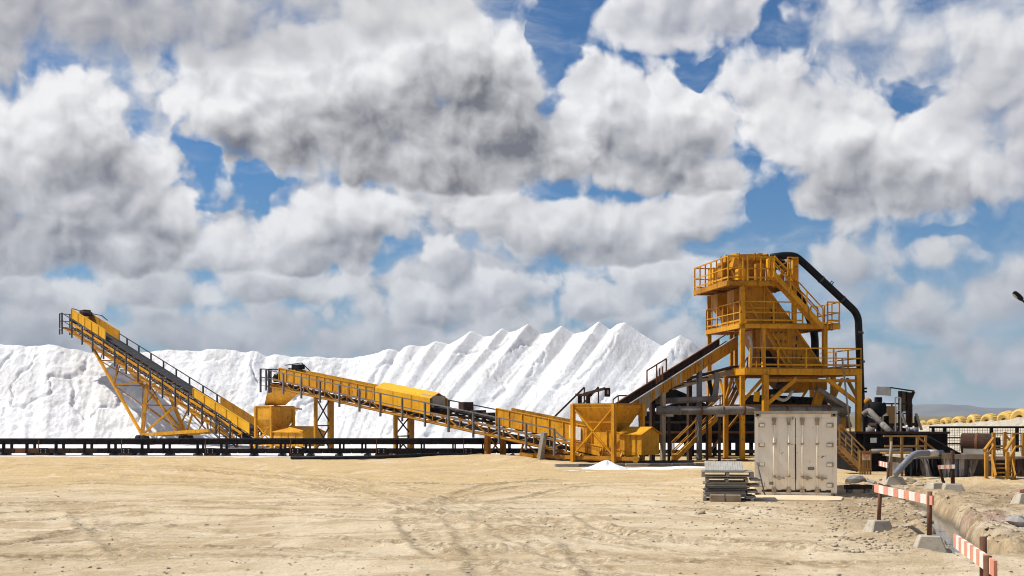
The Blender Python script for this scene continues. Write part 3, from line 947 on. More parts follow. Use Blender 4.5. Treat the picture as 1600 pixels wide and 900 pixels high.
def make_stacker():
    cv = STK
    root = thing('stacker_conveyor', (-28.8, 100.7, 0), 'tall yellow stacker conveyor rising left over the salt on a braced undercarriage', 'conveyor', 'yellow belt conveyors')
    Yw, Yd = M['yellow'], M['yellow_dirty']
    truss(root, cv, .185, .985, .75, .72, Yw, 1.3, .15)
    belt(root, cv, .17, .99, 1.02, .52, .16, 1.3)
    side_rails(root, cv, .20, .995, -1.4, M['rail_dark'], .10, 1.45, 2.05, True, .75, .32)
    side_rails(root, cv, .20, .98, 1.4, M['rail_dark'], .10, 1.35, 2.05, True, .75, .2)
    # skirt plates at both ends of the belt
    skirt(root, cv, .80, .985, -.62, 1.12, 1.95, M['yellow_clean'], 1.3)
    skirt(root, cv, .80, .985, .62, 1.12, 1.95, Yw, 1.3, out=1)
    skirt(root, cv, .16, .385, -.62, 1.0, 1.75, M['yellow_clean'], 1.5)
    skirt(root, cv, .16, .33, .62, 1.0, 1.75, Yd, 1.5, out=1)
    # head platform
    h = cv.at(1.02)
    dk = MB()
    dk.prism([cv.at(.99, -1.5, .05), cv.at(1.006, -1.5, -.12), cv.at(1.006, 1.5, -.12), cv.at(.99, 1.5, .05)], (0, 0, .06)).build('head_platform', M['grate'], root)
    q = [cv.at(.99, -1.45, .1), cv.at(1.004, -1.45, -.08), cv.at(1.004, 1.45, -.08), cv.at(.99, 1.45, .1)]
    handrail(root, q, M['rail_dark'], 1.35, 1.1, .035, .55, 1, post_w=.1)
    tube('head_pulley', M['black'], root, [cv.at(.99, -.6, .78), cv.at(.99, .6, .78)], .28, 14)
    bx = cv.at(.955, .15, 1.98)
    box('drive_motor', M['rust_dark'], root, bx, (.9, .7, .45), (cv.t, cv.n, Z), .04)
    tube('gearbox', M['rust_dark'], root, [cv.at(.94, -.35, 2.0), cv.at(.94, .5, 2.0)], .22, 10)
    b0, b1 = cv.at(.93, .9, 2.25), cv.at(1.0, .9, 1.7)
    beam('motor_rail', M['rail_dark'], root, cv.at(.985, -.6, 2.0), cv.at(.93, -.3, 2.25), .07, .07)
    beam('motor_rail', M['rail_dark'], root, cv.at(.93, -.3, 2.25), cv.at(.90, .8, 2.3), .07, .07)
    beam('motor_rail', M['rail_dark'], root, cv.at(.90, .8, 2.3), cv.at(.87, .8, 2.2), .07, .07)
    # undercarriage
    nb, fb = V((-30.2, 99.3, .85)), V((-27.4, 102.2, .85))
    q1 = .60
    tops = {}
    for base, n in ((nb, -.75), (fb, .75)):
        beam('leg', Yw, root, base, cv.at(.585, n, 0), .26, .26)
        beam('forward_strut', Yw, root, base, cv.at(.875, n, 0), .20, .20)
        beam('base_beam', Yw, root, base, cv.at(.265, n, 0), .26, .26)
        beam('brace', Yd, root, base.lerp(cv.at(.875, n, 0), .52), cv.at(.585, n, 0), .15, .15)
        beam('brace', Yw, root, base, cv.at(.44, n, 0), .15, .15)
        beam('brace', Yd, root, base.lerp(cv.at(.265, n, 0), .45), cv.at(.585, n, 0), .10, .10)
        beam('brace', Yd, root, base.lerp(cv.at(.265, n, 0), .45), cv.at(.40, n, 0), .13, .13)
        beam('brace', Yd, root, base.lerp(cv.at(.875, n, 0), .52), cv.at(.73, n, 0), .12, .12)
        beam('brace', Yd, root, base.lerp(cv.at(.265, n, 0), .72), cv.at(.33, n, 0), .09, .09)
    def both(f):
        return f(nb, -.75), f(fb, .75)
    L1 = both(lambda b, n: b.lerp(cv.at(.875, n, 0), .52))
    L2 = both(lambda b, n: b.lerp(cv.at(.875, n, 0), .80))
    L3 = both(lambda b, n: b.lerp(cv.at(.585, n, 0), .55))
    L4 = both(lambda b, n: b.lerp(cv.at(.265, n, 0), .45))
    for a, b in (L1, L2, L3, L4):
        beam('tie', Yd, root, a, b, .10, .10)
    beam('tie', Yd, root, nb, fb, .20, .20)
    for a, b in ((nb, L1[1]), (fb, L1[0]), (L1[0], L2[1]), (L1[1], L2[0]), (nb, L3[1]), (fb, L3[0]), (L3[0], cv.at(.585, .75, 0)), (nb, L4[1]), (L2[0], cv.at(.875, .75, 0)), (L2[1], cv.at(.875, -.75, 0))):
        beam('wind_brace', Yd, root, a, b, .07, .07)
    # wheels under the base
    for base in (nb, fb):
        for dq in (-.75, .75):
            c = base + cv.n * 0 + cv.t * dq * .6
            c.z = .42
            w = tube('wheel', M['black'], root, [c - cv.t * 0 - cv.n * .22, c + cv.n * .22], .42, 16)
            tube('hub', M['yellow_dirty'], w, [c - cv.n * .24, c - cv.n * .20], .16, 10)
        box('bogie', M['black'], root, base - Z * .22, (1.5, .35, .3), (cv.t, cv.n, Z))
    # low tail: frame on skids, access steps
    tail = MB()
    T0, T1 = cv.at(.02), cv.at(.19)
    for n in (-.75, .75):
        a, b = cv.at(.01, n), cv.at(.20, n); a.z = .30; b.z = .42
        beam('tail_frame', Yw, root, a, b, .16, .22)
        for k_ in range(5):
            p = a.lerp(b, k_ / 4)
            beam('tail_leg', Yd, root, V((p.x, p.y, .03)), p, .10, .10)
        beam('tail_brace', Yd, root, V((a.x, a.y, .05)), a.lerp(b, .3), .08, .08)
        beam('tail_brace', Yd, root, a.lerp(b, .5), a.lerp(b, .75) - Z * .33, .08, .08)
    st0 = cv.at(.20, -1.5); st0.z = .05
    st1 = cv.at(.275, -1.5); st1.z = 1.35
    stairs(root, st0, st1, cv.n * .65, M['rail_dark'], 6, .95, True, M['rail_dark'], .16, 2)
    return root

make_stacker()

def hopper(name, cv, qa, qb, hw, ztop, zmid, zbot, label, tm, posts=True, shelf=None):
    """square feed hopper on four posts; its long side lies along the conveyor"""
    c = cv.at((qa + qb) / 2); c.z = 0
    root = thing(name, c, label, 'hopper', 'feed hoppers')
    def ring(k_, z, sh=0.0):
        mid = (qa + qb) / 2
        out = []
        for q, n in ((qa, -hw), (qb, -hw), (qb, hw), (qa, hw)):
            p = cv.at(mid + (q - mid) * k_ + sh, n * k_); p.z = z
            out.append(p)
        return out
    r0, r1, r2 = ring(1, ztop), ring(1, zmid), ring(.42, zbot)
    mb = MB()
    i0, i1, i2 = ring(.97, ztop), ring(.97, zmid), ring(.40, zbot)
    for a, b in ((r0, r1), (r1, r2)):
        mb.loft(a, b, caps=False)
    mb.loft(i1, i0, caps=False); mb.loft(i2, i1, caps=False); mb.loft(r0, i0, caps=False)
    body = mb.build('bin', M[tm], root)
    for k_ in range(4):
        a, b = r0[k_], r0[(k_ + 1) % 4]
        beam('rim', M['yellow_dirty'], body, a, b, .09, .09)
    for k_ in range(4):
        a, b = r1[k_].lerp(r2[k_], .5), r1[(k_ + 1) % 4].lerp(r2[(k_ + 1) % 4], .5)
        beam('stiffener', M[tm], body, a, b, .06, .06)
    if posts:
        for p in ring(1.0, 0):
            p2 = V((p.x, p.y, ztop))
            beam('post', M['yellow'], root, p, p2, .20, .20, up=cv.t)
    return root, r0, r1, r2

def shed(root, cv, q0, q1, hw, z0, z1, z2, mat, name='tail_cover'):
    """small gabled cover; the ridge runs across the conveyor's end"""
    def pt(q, n, z):
        p = cv.at(q, n); p.z = z
        return p
    mb = MB()
    mb.loft([pt(q0, -hw, z0), pt(q1, -hw, z0), pt(q1, hw, z0), pt(q0, hw, z0)], [pt(q0, -hw, z1), pt(q1, -hw, z1), pt(q1, hw, z1), pt(q0, hw, z1)])
    o = mb.build(name, mat, root)
    e = .12 / cv.L
    for sg in (-1, 1):
        MB().prism([pt(q0 - e, sg * (hw + .12), z1 - .03), pt(q1 + e, sg * (hw + .12), z1 - .03), pt(q1 + e, 0, z2), pt(q0 - e, 0, z2)], (0, 0, .035)).build('roof_sheet', mat, o)
    MB().add([pt(q0, -hw, z1), pt(q0, hw, z1), pt(q0, 0, z2 - .02)], [(0, 1, 2)]).build('gable', mat, o)
    MB().add([pt(q1, -hw, z1), pt(q1, hw, z1), pt(q1, 0, z2 - .02)], [(0, 1, 2)]).build('gable', mat, o)
    for k_ in range(1, 4):
        q = q0 + (q1 - q0) * k_ / 4
        beam('seam', mat, o, pt(q, -hw - .015, z0), pt(q, -hw - .015, z1), .05, .03)
    return o

def make_left_hopper():
    root, r0, r1, r2 = hopper('feed_hopper', STK, .064, .122, .95, 3.10, 2.15, .95, 'yellow hopper under the chute of the middle conveyor, at the stacker foot', 'yellow')
    for a, b in ((0, 1), (1, 2), (3, 0)):
        p, q = r1[a], r1[b]
        pg, qg = V((p.x, p.y, .4)), V((q.x, q.y, .4))
        beam('cross_brace', M['yellow'], root, p - Z * .3, qg, .07, .07)
        beam('cross_brace', M['yellow'], root, q - Z * .3, pg, .07, .07)
    shed(root, STK, -.045, .055, .95, .25, 1.25, 1.65, M['yellow'])
    return root
make_left_hopper()

# ---- middle conveyor: from the right hopper up to the left hopper
MID = Line((6.9, 62.5), (-17.2, 87.0), -.25, 4.6)

def make_mid():
    cv = MID
    root = thing('transfer_conveyor', (-3, 73, 0), 'yellow inclined conveyor with hooded section between the two hoppers', 'conveyor', 'yellow belt conveyors')
    Yw, Yd = M['yellow'], M['yellow_dirty']
    truss(root, cv, .075, .965, .62, .55, Yd, 1.2, .13)
    belt(root, cv, .03, .965, .80, .46, .10, 1.2)
    side_rails(root, cv, .155, .965, -1.25, M['rail_grey'], .05, 1.22, 2.15, True, .62, .28)
    side_rails(root, cv, .36, .99, 1.25, M['rail_dark'], .05, 1.30, 2.15, True, .62, .0)
    qh0, qh1 = cv.q_of(672, -.7), cv.q_of(586, -.7)
    # hood
    sect = [(-.72, .42), (.72, .42), (.72, 1.45), (0, 1.80), (-.72, 1.45)]
    inner = [(-.69, .45), (.69, .45), (.69, 1.42), (0, 1.76), (-.69, 1.42)]
    mb = MB()
    a0, a1 = [cv.at(qh0, *k_) for k_ in sect], [cv.at(qh1, *k_) for k_ in sect]
    b0, b1 = [cv.at(qh0, *k_) for k_ in inner], [cv.at(qh1, *k_) for k_ in inner]
    mb.loft(a0, a1, caps=False); mb.loft(b1, b0, caps=False); mb.loft(a0, b0, caps=False); mb.loft(a1, b1, caps=False)
    hood = mb.build('hood', M['yellow_clean'], root)
    for k_ in (.33, .66):
        q = qh0 + (qh1 - qh0) * k_
        beam('seam', M['yellow_clean'], hood, cv.at(q, -.735, .45), cv.at(q, -.735, 1.43), .03, .02, up=cv.t)
    # skirts
    skirt(root, cv, qh1 + .005, .945, -.60, .62, 1.42, Yw, .9)
    skirt(root, cv, qh1 + .005, .945, .60, .62, 1.42, Yw, .9, out=1)
    q2 = cv.q_of(776, -.6)
    skirt(root, cv, .0, q2, -.60, .70, 1.62, Yw, 1.1)
    skirt(root, cv, .0, q2, .60, .70, 1.62, Yd, 1.1, out=1)
    skirt(root, cv, .0, .135, -.66, .22, .72, Yw, 1.1, 'tail_plate')
    qn = cv.q_of(899, -.65)
    MB().prism([cv.at(qn - .012, -.69, .82), cv.at(qn + .012, -.69, .82), cv.at(qn + .012, -.69, 1.52), cv.at(qn - .012, -.69, 1.52)], cv.n * .02).build('notice', M['paper'], root)
    # grey guard behind the hood, drive boxes along the open stretch
    q3, q4 = cv.q_of(676, .4), cv.q_of(694, .4)
    MB().loft([cv.at(q4, -.5, .9), cv.at(q3, -.5, .9), cv.at(q3, .5, .9), cv.at(q4, .5, .9)], [cv.at(q4, -.5, 1.62), cv.at(q3, -.5, 1.62), cv.at(q3, .5, 1.62), cv.at(q4, .5, 1.62)]).build('belt_guard', M['concrete'], root)
    for px in (728, 748, 766):
        q = cv.q_of(px)
        box('counterweight_box', M['rust_dark'], root, cv.at(q, 0, 1.05 + .25 * (px == 728)), (.5, .8, .38 + .15 * (px == 728)), (cv.t, cv.n, Z), .03)
    # head
    h = cv.at(1.0)
    tube('head_pulley', M['black'], root, [cv.at(.965, -.55, .62), cv.at(.965, .55, .62)], .25, 14)
    q = [cv.at(.955, -1.25, .10), cv.at(.985, -1.25, .0), cv.at(.985, 1.25, .0), cv.at(.955, 1.25, .10)]
    MB().prism(q, (0, 0, .05)).build('head_platform', M['yellow_dirty'], root)
    handrail(root, q, M['rail_dark'], 1.2, 1.0, .035, .45, 1, post_w=.11)
    box('drive_motor', M['black'], root, cv.at(.925, .5, 1.62), (1.0, .5, .35), (cv.t, cv.n, Z), .04)
    for a, b in (((.99, .9, 1.5), (.93, .9, 1.9)), ((.93, .9, 1.9), (.90, .9, 1.45))):
        beam('motor_rail', M['rail_dark'], root, cv.at(*a), cv.at(*b), .06, .06)
    # discharge chute into the left hopper
    a = [cv.at(.985, -.55, .25), cv.at(.905, -.55, .20), cv.at(.905, .55, .20), cv.at(.985, .55, .25)]
    tgt = STK.at(.0925)
    b = []
    for p in a:
        o = V((tgt.x, tgt.y, 3.2)) + (V((p.x, p.y, 0)) - V(((a[0].x + a[2].x) / 2, (a[0].y + a[2].y) / 2, 0))) * .62
        b.append(o)
    ins = [p + Z * 0 for p in a]
    MB().loft(b, a, caps=False).build('discharge_chute', Yw, root)
    beam('chute_stay', Yd, root, cv.at(.905, .3, .0) - Z * 1.25, V((tgt.x, tgt.y, 3.15)), .10, .10)
    # trestles
    for px, w in ((505, .32), (630, .32)):
        q = cv.q_of(px)
        for n, ww in ((-.62, .20), (.62, .32)):
            t0 = cv.at(q, n, -.05); g = V((t0.x, t0.y, .0))
            beam('trestle_leg', Yd, root, g, t0, ww, ww, up=cv.t)
        l, r = cv.at(q, -.62, -.05), cv.at(q, .62, -.05)
        lg, rg = V((l.x, l.y, .05)), V((r.x, r.y, .05))
        nseg = 2
        for k_ in range(nseg):
            a0, a1 = lg.lerp(l, k_ / nseg), lg.lerp(l, (k_ + 1) / nseg)
            c0, c1 = rg.lerp(r, k_ / nseg), rg.lerp(r, (k_ + 1) / nseg)
            beam('trestle_brace', M['rust_dark'], root, a0, c1, .07, .07)
            beam('trestle_brace', M['rust_dark'], root, c0, a1, .07, .07)
            beam('trestle_tie', M['rust_dark'], root, a1 - Z * .1, c1 - Z * .1, .08, .08)
        box('footing', M['rust_dark'], root, (lg + rg) / 2 - Z * .02, (1.9, .5, .12), (cv.n, cv.t, Z))
    q = cv.q_of(774)
    for n in (-.62, .62):
        t0 = cv.at(q, n, -.05)
        beam('trestle_leg', Yd, root, V((t0.x, t0.y, 0)), t0, .26, .26, up=cv.t)
    l, r = cv.at(q, -.62, 0), cv.at(q, .62, 0)
    beam('trestle_brace', Yd, root, V((l.x, l.y, .1)), r, .07, .07)
    beam('trestle_brace', Yd, root, V((r.x, r.y, .1)), l, .07, .07)
    # low tail frame: skid beams and struts
    for n in (-.9, .9):
        a, b = cv.at(.03, n), cv.at(.24, n); a.z = .15; b.z = .30
        beam('skid', Yd, root, a, b, .15, .2)
        for k_ in range(6):
            p = a.lerp(b, k_ / 5)
            qq = .03 + .21 * k_ / 5
            t_ = cv.at(qq, n * .7, .1 if qq > .09 else .7)
            beam('tail_strut', Yd if k_ % 2 else Yw, root, p, t_, .09, .09)
            if k_ < 5:
                beam('tail_strut', Yd, root, p, cv.at(qq + .042, n * .7, .1 if qq > .05 else .6), .07, .07)
    beam('stay', M['wood_grey'], root, V((*cv.at(.185, -1.3).xy, .0)), cv.at(.175, -1.3, .95), .28, .24, up=cv.t)
    beam('rail_end', M['rail_grey'], root, cv.at(.155, -1.25, 1.15), cv.at(.13, -1.25, .75), .07, .07)
    return root
make_mid()

def make_right_hopper():
    cv = MID
    root, r0, r1, r2 = hopper('feed_hopper', cv, .035, .118, 1.15, 3.05, 2.88, 1.35, 'large yellow hopper on posts below the timber-sided conveyor', 'yellow')
    p, q = r0[0], r0[1]
    beam('cross_brace', M['yellow'], root, p - Z * .15, V((q.x, q.y, .35)), .08, .08)
    beam('cross_brace', M['yellow'], root, q - Z * .15, V((p.x, p.y, .35)), .08, .08)
    shed(root, cv, -.008, .034, .72, .45, 1.50, 1.85, M['yellow'])
    beam('skid', M['yellow_dirty'], root, cv.at(-.01, -.95) + Z * (.25 - cv.at(-.01).z), cv.at(.10, -.95) + Z * (.25 - cv.at(.10).z), .14, .18)
    # walkway behind the hopper with handrails and a lamp arm
    a, b, c = P(866, 678, 68.5), P(913, 632, 67.5), P(933, 632, 67.0)
    handrail(root, [a, b], M['rust_dark'], .95, 2.0, .04, 0, 0)
    a2, b2 = a + V((.9, -.6, 0)), b + V((.75, -.5, 0))
    handrail(root, [a2, b2], M['rust_dark'], .95, 2.0, .04, 0, 0)
    beam('roof_post', M['rust_dark'], root, P(906, 640, 67.2), P(906, 617, 67.2), .22, .22)
    beam('roof_post', M['rust_dark'], root, P(919, 640, 66.8), P(919, 617, 66.8), .22, .22)
    beam('roof_beam', M['rust_dark'], root, P(902, 617, 67.2), P(922, 617, 66.8), .5, .14)
    beam('lamp_arm', M['rust_dark'], root, P(912, 616, 67.0), P(945, 607, 66.0), .12, .14)
    lb = MB().box(P(949, 613, 66), (.30, .25, .48)).build('flood_lamp', M['rust_dark'], root)
    MB().box(P(950, 613, 65.85), (.05, .06, .2)).build('lens', M['paper'], lb)
    handrail(root, [P(958, 640, 66), P(966, 634, 66), P(990, 634, 66)], M['rust_dark'], .55, .9, .035, 0, 0)
    return root
make_right_hopper()

# ---- long low conveyor lying along the edge of the yard
def make_ground_conveyor():
    a, b = V((-41.0, 76.2, 0)), V((2.6, 72.4, 0))
    root = thing('ground_conveyor', (-18, 74.2, 0), 'long low black conveyor lying along the edge of the sand', 'conveyor')
    n = 25
    t = (b - a).normalized(); lat = V((-t.y, t.x, 0))
    BS = M['belt_steel']
    for k_ in range(n):                # frame modules, bolted end to end
        p, q = a.lerp(b, k_ / n + .0006), a.lerp(b, (k_ + 1) / n - .0006)
        rise = .10 * (k_ / n)
        for o in (-.45, .45):
            beam('upper_beam', BS, root, p + lat * o + Z * (.80 + rise), q + lat * o + Z * (.80 + rise), .10, .30)
            if o < 0:
                m_ = BS if k_ > 8 or k_ < 2 else (M['rust_dark'] if k_ % 3 else M['rust'])
                beam('lower_beam', m_, root, p + lat * o + Z * (.26 + rise), q + lat * o + Z * (.26 + rise), .12, .30)
            else:
                beam('lower_beam', BS, root, p + lat * o + Z * (.26 + rise), q + lat * o + Z * (.26 + rise), .12, .26)
        for j in (.5 + .12 * math.sin(k_ * 2.7),):
            r = p.lerp(q, j)
            MB().beam(r - lat * .50 + Z * (.10 + rise), r - lat * .50 + Z * (.78 + rise), .34, .06, up=t).build('upright', BS, root)
            MB().beam(r + lat * .50 + Z * (.10 + rise), r + lat * .50 + Z * (.78 + rise), .30, .06, up=t).build('upright', BS, root)
        r = p.lerp(q, .04)
        if k_ % 3 == 1:
          c = box('splice_plate', BS, root, r - lat * .53 + Z * (.20 + rise), (.62, .05, .46), (t, lat, Z))
          for i, j in ((-.15, .1), (.15, .1), (-.15, -.04), (.15, -.04)):
            box('bolt', M['galv'], c, r - lat * .57 + t * i + Z * (.22 + rise + j), (.05, .04, .05), (t, lat, Z))
          box('foot', M['rust_dark'], root, r - lat * .45 + Z * .06, (.75, .3, .22), (t, lat, Z))
          box('foot', M['rust_dark'], root, r + lat * .45 + Z * .06, (.5, .3, .2), (t, lat, Z))
        s_ = p.lerp(q, .52)
        tube('return_roller', M['rail_dark'], root, [s_ - lat * .62 + Z * .05, s_ + lat * .5 + Z * .05], .13, 9)
        st = p.lerp(q, .9)
        if k_ % 3 == 0:
          beam('stay', M['rust'], root, st - lat * .56 + Z * .12, st - lat * .56 + Z * (.95 + rise), .05, .05)
    mb = MB().prism([a - lat * .40 + Z * .98, a + Z * .90, a + lat * .40 + Z * .98, a + lat * .40 + Z * 1.01, a + Z * .93, a - lat * .40 + Z * 1.01], (b - a) + Z * .10)
    mb.build('belt', M['rubber'], root)
    return root
make_ground_conveyor()

# thick hose lying on the sand in front of the conveyor, pale kerb at its foot
def make_hose():
    pts = [G(px, py, .06) for px, py in ((455, 715.2), (520, 716.0), (600, 716.4), (660, 716.0), (720, 713.8), (760, 712.5))]
    for p in pts:
        p.z = float(ground_h(p.x, p.y, False)) + .10
    o = MB().tube(bent(pts, 2, 4), .10, 10).build('hose', M['black_pipe'], org=pts[2], smooth=True)
    tag(o, 'black hose lying on the sand before the low conveyor', 'hose')
make_hose()

# ------------------------------------------------------------------ screening tower
TA = R(10)
TC, TS = math.cos(TA), math.sin(TA)
TX, TY = 12.5, 66.0
TU, TV = V((TC, TS, 0)), V((-TS, TC, 0))

def W(u, v, z):
    """tower frame to world: u along the front, v into the depth"""
    return V((TX + u * TC - v * TS, TY + u * TS + v * TC, z))

def U(px, v=0.0):
    a = (px - 800) / FOC
    return (a * (TY + v * TC) - TX + v * TS) / (TC - a * TS)

def TZ(px, py, v=0.0):
    u = U(px, v)
    return CAM_H + (HOR - py) / FOC * (TY + u * TS + v * TC)

def TP(px, py, v=0.0):
    return W(U(px, v), v, TZ(px, py, v))

Yw, Yd, Yc = M['yellow'], M['yellow_dirty'], M['yellow_clean']
Yb = M['yellow_shaded']

def deck(root, name, u0, u1, v0, v1, zt, mat, bh=.32, n_j=4):
    """steel deck: floor plate > edge beams, joists"""
    o = MB().loft([W(u0, v0, zt - .04), W(u1, v0, zt - .04), W(u1, v1, zt - .04), W(u0, v1, zt - .04)], [W(u0, v0, zt), W(u1, v0, zt), W(u1, v1, zt), W(u0, v1, zt)]).build(name, M['yellow_dirty'], root)
    z = zt - .06 - bh / 2
    for a, b in (((u0, v0), (u1, v0)), ((u1, v0), (u1, v1)), ((u1, v1), (u0, v1)), ((u0, v1), (u0, v0))):
        beam('edge_beam', mat, o, W(*a, z), W(*b, z), .14, bh)
    for k_ in range(1, n_j):
        v = v0 + (v1 - v0) * k_ / n_j
        beam('joist', M['yellow_dirty'], o, W(u0, v, z), W(u1, v, z), .10, bh * .7)
    return o

def make_tower():
    root = thing('screening_tower', (TX, TY, 0), 'tall yellow steel screening tower with three railed decks and a slanting bin', 'tower')
    zl, zm, zt = 5.05, 7.50, 9.80            # deck tops
    # columns
    for (u, v, z0, z1, w) in ((0, 0, 0, 9.45, .24), (0, 5.4, zl, 9.45, .22), (0, 2.6, 0, zl - .4, .24), (3.02, .1, zm, zt + 1.2, .22), (4.8, .1, zl, zm - .1, .24),
                              (3.0, 5.3, zl, 9.45, .22), (4.8, 5.3, zl, zm, .22), (0, 5.4, 0, zl - .4, .24), (6.35, 5.3, 0, zl - .4, .24), (6.35, 2.4, 0, zl - .4, .24),
                              (1.0, -.8, 0, zl - .4, .30), (6.35, -.8, 0, zl - .4, .28), (3.4, 5.3, 0, zl - .4, .24)):
        beam('column', Yw, root, W(u, v, z0), W(u, v, z1), w, w, up=TU)
        if z0 == 0:
            box('base_plate', M['rust'], root, W(u, v, .04), (.5, .5, .08), (TU, TV, Z))
    deck(root, 'lower_deck', -.1, 6.5, -.8, 5.5, zl, Yw, .34)
    deck(root, 'middle_deck', -.12, 5.0, -.05, 5.5, zm, Yw, .24)
    deck(root, 'landing', 5.0, 5.40, -.45, 2.4, zm, Yw, .24, 2)
    deck(root, 'top_deck', -.85, 3.12, -.15, 5.5, zt, Yd, .24)
    # front beam under the lower deck and stiffening
    beam('lower_girder', Yd, root, W(1.0, -.8, 4.35), W(6.35, -.8, 4.35), .16, .16)
    # railings
    rl = lambda pts, h=1.12, **k_: handrail(root, pts, Yw, h, k_.pop('step', 1.25), .032, .34, k_.pop('mid', 1), True, .07, **k_)
    rl([W(.15, -.8, zl), W(6.5, -.8, zl)], 1.05, step=1.45)
    rl([W(6.5, -.8, zl), W(6.5, 5.5, zl)], 1.05, step=1.5)
    rl([W(6.5, 5.5, zl), W(2.5, 5.5, zl)], 1.05)
    rl([W(-.12, 5.5, zm), W(-.12, 0, zm)], 1.15, step=.9, mid=1)
    rl([W(.1, -.05, zm), W(3.45, -.05, zm)], 1.15, step=1.45)
    rl([W(4.72, -.45, zm), W(5.40, -.45, zm), W(5.40, 2.4, zm), W(5.0, 2.4, zm)], 1.15, step=1.1)
    rl([W(5.0, 5.5, zm), W(-.12, 5.5, zm)], 1.15)
    rl([W(.0, -.15, zt), W(-.85, -.15, zt), W(-.85, 5.5, zt), W(1.2, 5.5, zt)], 1.28, step=.95)
    rl([W(.25, -.15, zt), W(1.75, -.15, zt)], 1.28, step=.8)
    rl([W(2.55, -.15, zt), W(3.12, -.15, zt), W(3.12, 3.0, zt)], 1.28, step=1.0)
    rl([W(3.12, 3.0, zt), W(3.12, 5.5, zt)], 1.28, step=1.2)
    # stair from the top deck to the landing
    stairs(root, TP(1278, 512, -.15), TP(1203, 431, -.15), TV * -.65, Yw, 11, 1.0, True, Yw, .24, 3)
    # slanting bin: upper and lower half
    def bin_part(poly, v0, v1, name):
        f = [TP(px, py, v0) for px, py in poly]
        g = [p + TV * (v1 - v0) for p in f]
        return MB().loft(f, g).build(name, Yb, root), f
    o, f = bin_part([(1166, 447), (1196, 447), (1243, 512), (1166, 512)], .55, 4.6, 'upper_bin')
    for px in (1194, 1213):
        y0 = 447 if px < 1196 else 470
        beam('seam', Yw, o, TP(px, y0, .52), TP(px, 510, .52), .07, .05, up=TU)
    for a, b in (((1196, 447), (1243, 512)), ((1166, 447), (1196, 447)), ((1166, 481), (1221, 481)), ((1168, 466), (1190, 510))):
        beam('flange', Yw, o, TP(*a, .50), TP(*b, .50), .07, .10)
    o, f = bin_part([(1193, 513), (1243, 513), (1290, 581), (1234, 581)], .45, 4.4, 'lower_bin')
    for a, b in (((1243, 513), (1290, 580)), ((1193, 513), (1234, 580)), ((1202, 513), (1243, 580)), ((1231, 514), (1231, 578)), ((1208, 545), (1266, 545))):
        beam('flange', Yw, o, TP(*a, .40), TP(*b, .40), .06, .10)
    h = MB().prism([TP(1211, 518, .42), TP(1229, 518, .42), TP(1229, 535, .42), TP(1211, 535, .42)], TV * -.04).build('hatch', Yd, o)
    for px, py in ((1213, 520), (1227, 520), (1213, 533), (1227, 533), (1220, 520), (1220, 533)):
        box('bolt', M['rust_dark'], h, TP(px, py, .36), (.07, .04, .07), (TU, TV, Z))
    for px, py in ((1245, 525), (1244, 538), (1252, 556), (1271, 570)):
        beam('lug', M['rust_dark'], o, TP(px, py, .42), TP(px, py + 7, .42), .06, .06)
    for px, py in ((1205, 482), (1206, 495)):
        beam('lug', M['rust_dark'], root, TP(px, py, .50), TP(px, py + 7, .50), .06, .06)
    MB().prism([TP(1196, 548, 1.5), TP(1215, 548, 1.5), TP(1232, 580, 1.5), TP(1196, 580, 1.5)], TV * 2).build('void_shade', M['black'], root)  # black block added as the shade in the void left of the bin
    for px, v in ((1193, .1), (1184, .8), (1178, 1.6), (1150, 2.6), (1143, 3.6)):
        beam('strut', Yw if px == 1193 else Yd, root, W(U(px, v), v, zl), W(U(px, v), v, zm - .3), .22 if px == 1193 else .15, .18, up=TU)
    tube('drain_hose', M['plaster'], root, bent([TP(1169, 524, .6), TP(1173, 532, .6), TP(1174, 545, .6), TP(1172, 575, .6)], .3), .09, 8)
    # side chutes under the top deck
    for px, v in ((1125, 3.9), (1151, 1.6)):
        a = U(px, v)
        s0 = [W(a - .35, v - .55, 9.4), W(a + .35, v - .55, 9.4), W(a + .35, v + .55, 9.4), W(a - .35, v + .55, 9.4)]
        s1 = [p - Z * .75 for p in s0]
        s2 = [p + TU * 1.05 - Z * 1.1 for p in s1]
        mb = MB().loft(s1, s0, caps=False); mb.loft(s2, s1, caps=False)
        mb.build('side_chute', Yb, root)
    box('feeder_drive', M['black'], root, W(.9, 4.2, 8.1), (.9, .7, 1.1), (TU, TV, Z), .05)
    # head tank on the top deck
    c0 = (.95, 1.9)
    def octo(r, z, n=10, ph=.3):
        return [W(c0[0] + r * math.cos(2 * math.pi * k_ / n + ph), c0[1] + r * math.sin(2 * math.pi * k_ / n + ph), z) for k_ in range(n)]
    mb = MB()
    mb.loft(octo(1.02, zt + .02), octo(1.08, zt + 1.02), caps=False)
    mb.loft(octo(1.08, zt + 1.02), octo(1.36, zt + 1.22), caps=False)
    mb.loft(octo(1.36, zt + 1.22), octo(1.36, zt + 1.52))
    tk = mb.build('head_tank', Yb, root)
    for k_, p in enumerate(octo(1.39, zt + 1.4)):
        beam('rib', Yd, tk, p - Z * .22, p + Z * .17, .07, .07)
    for k_ in range(10):
        a, b = octo(1.2, zt + 1.56)[k_], octo(1.2, zt + 1.56)[(k_ + 1) % 10]
        if k_ % 3:
            beam('lid_clamp', Yc, tk, a.lerp(b, .25), a.lerp(b, .75), .18, .09)
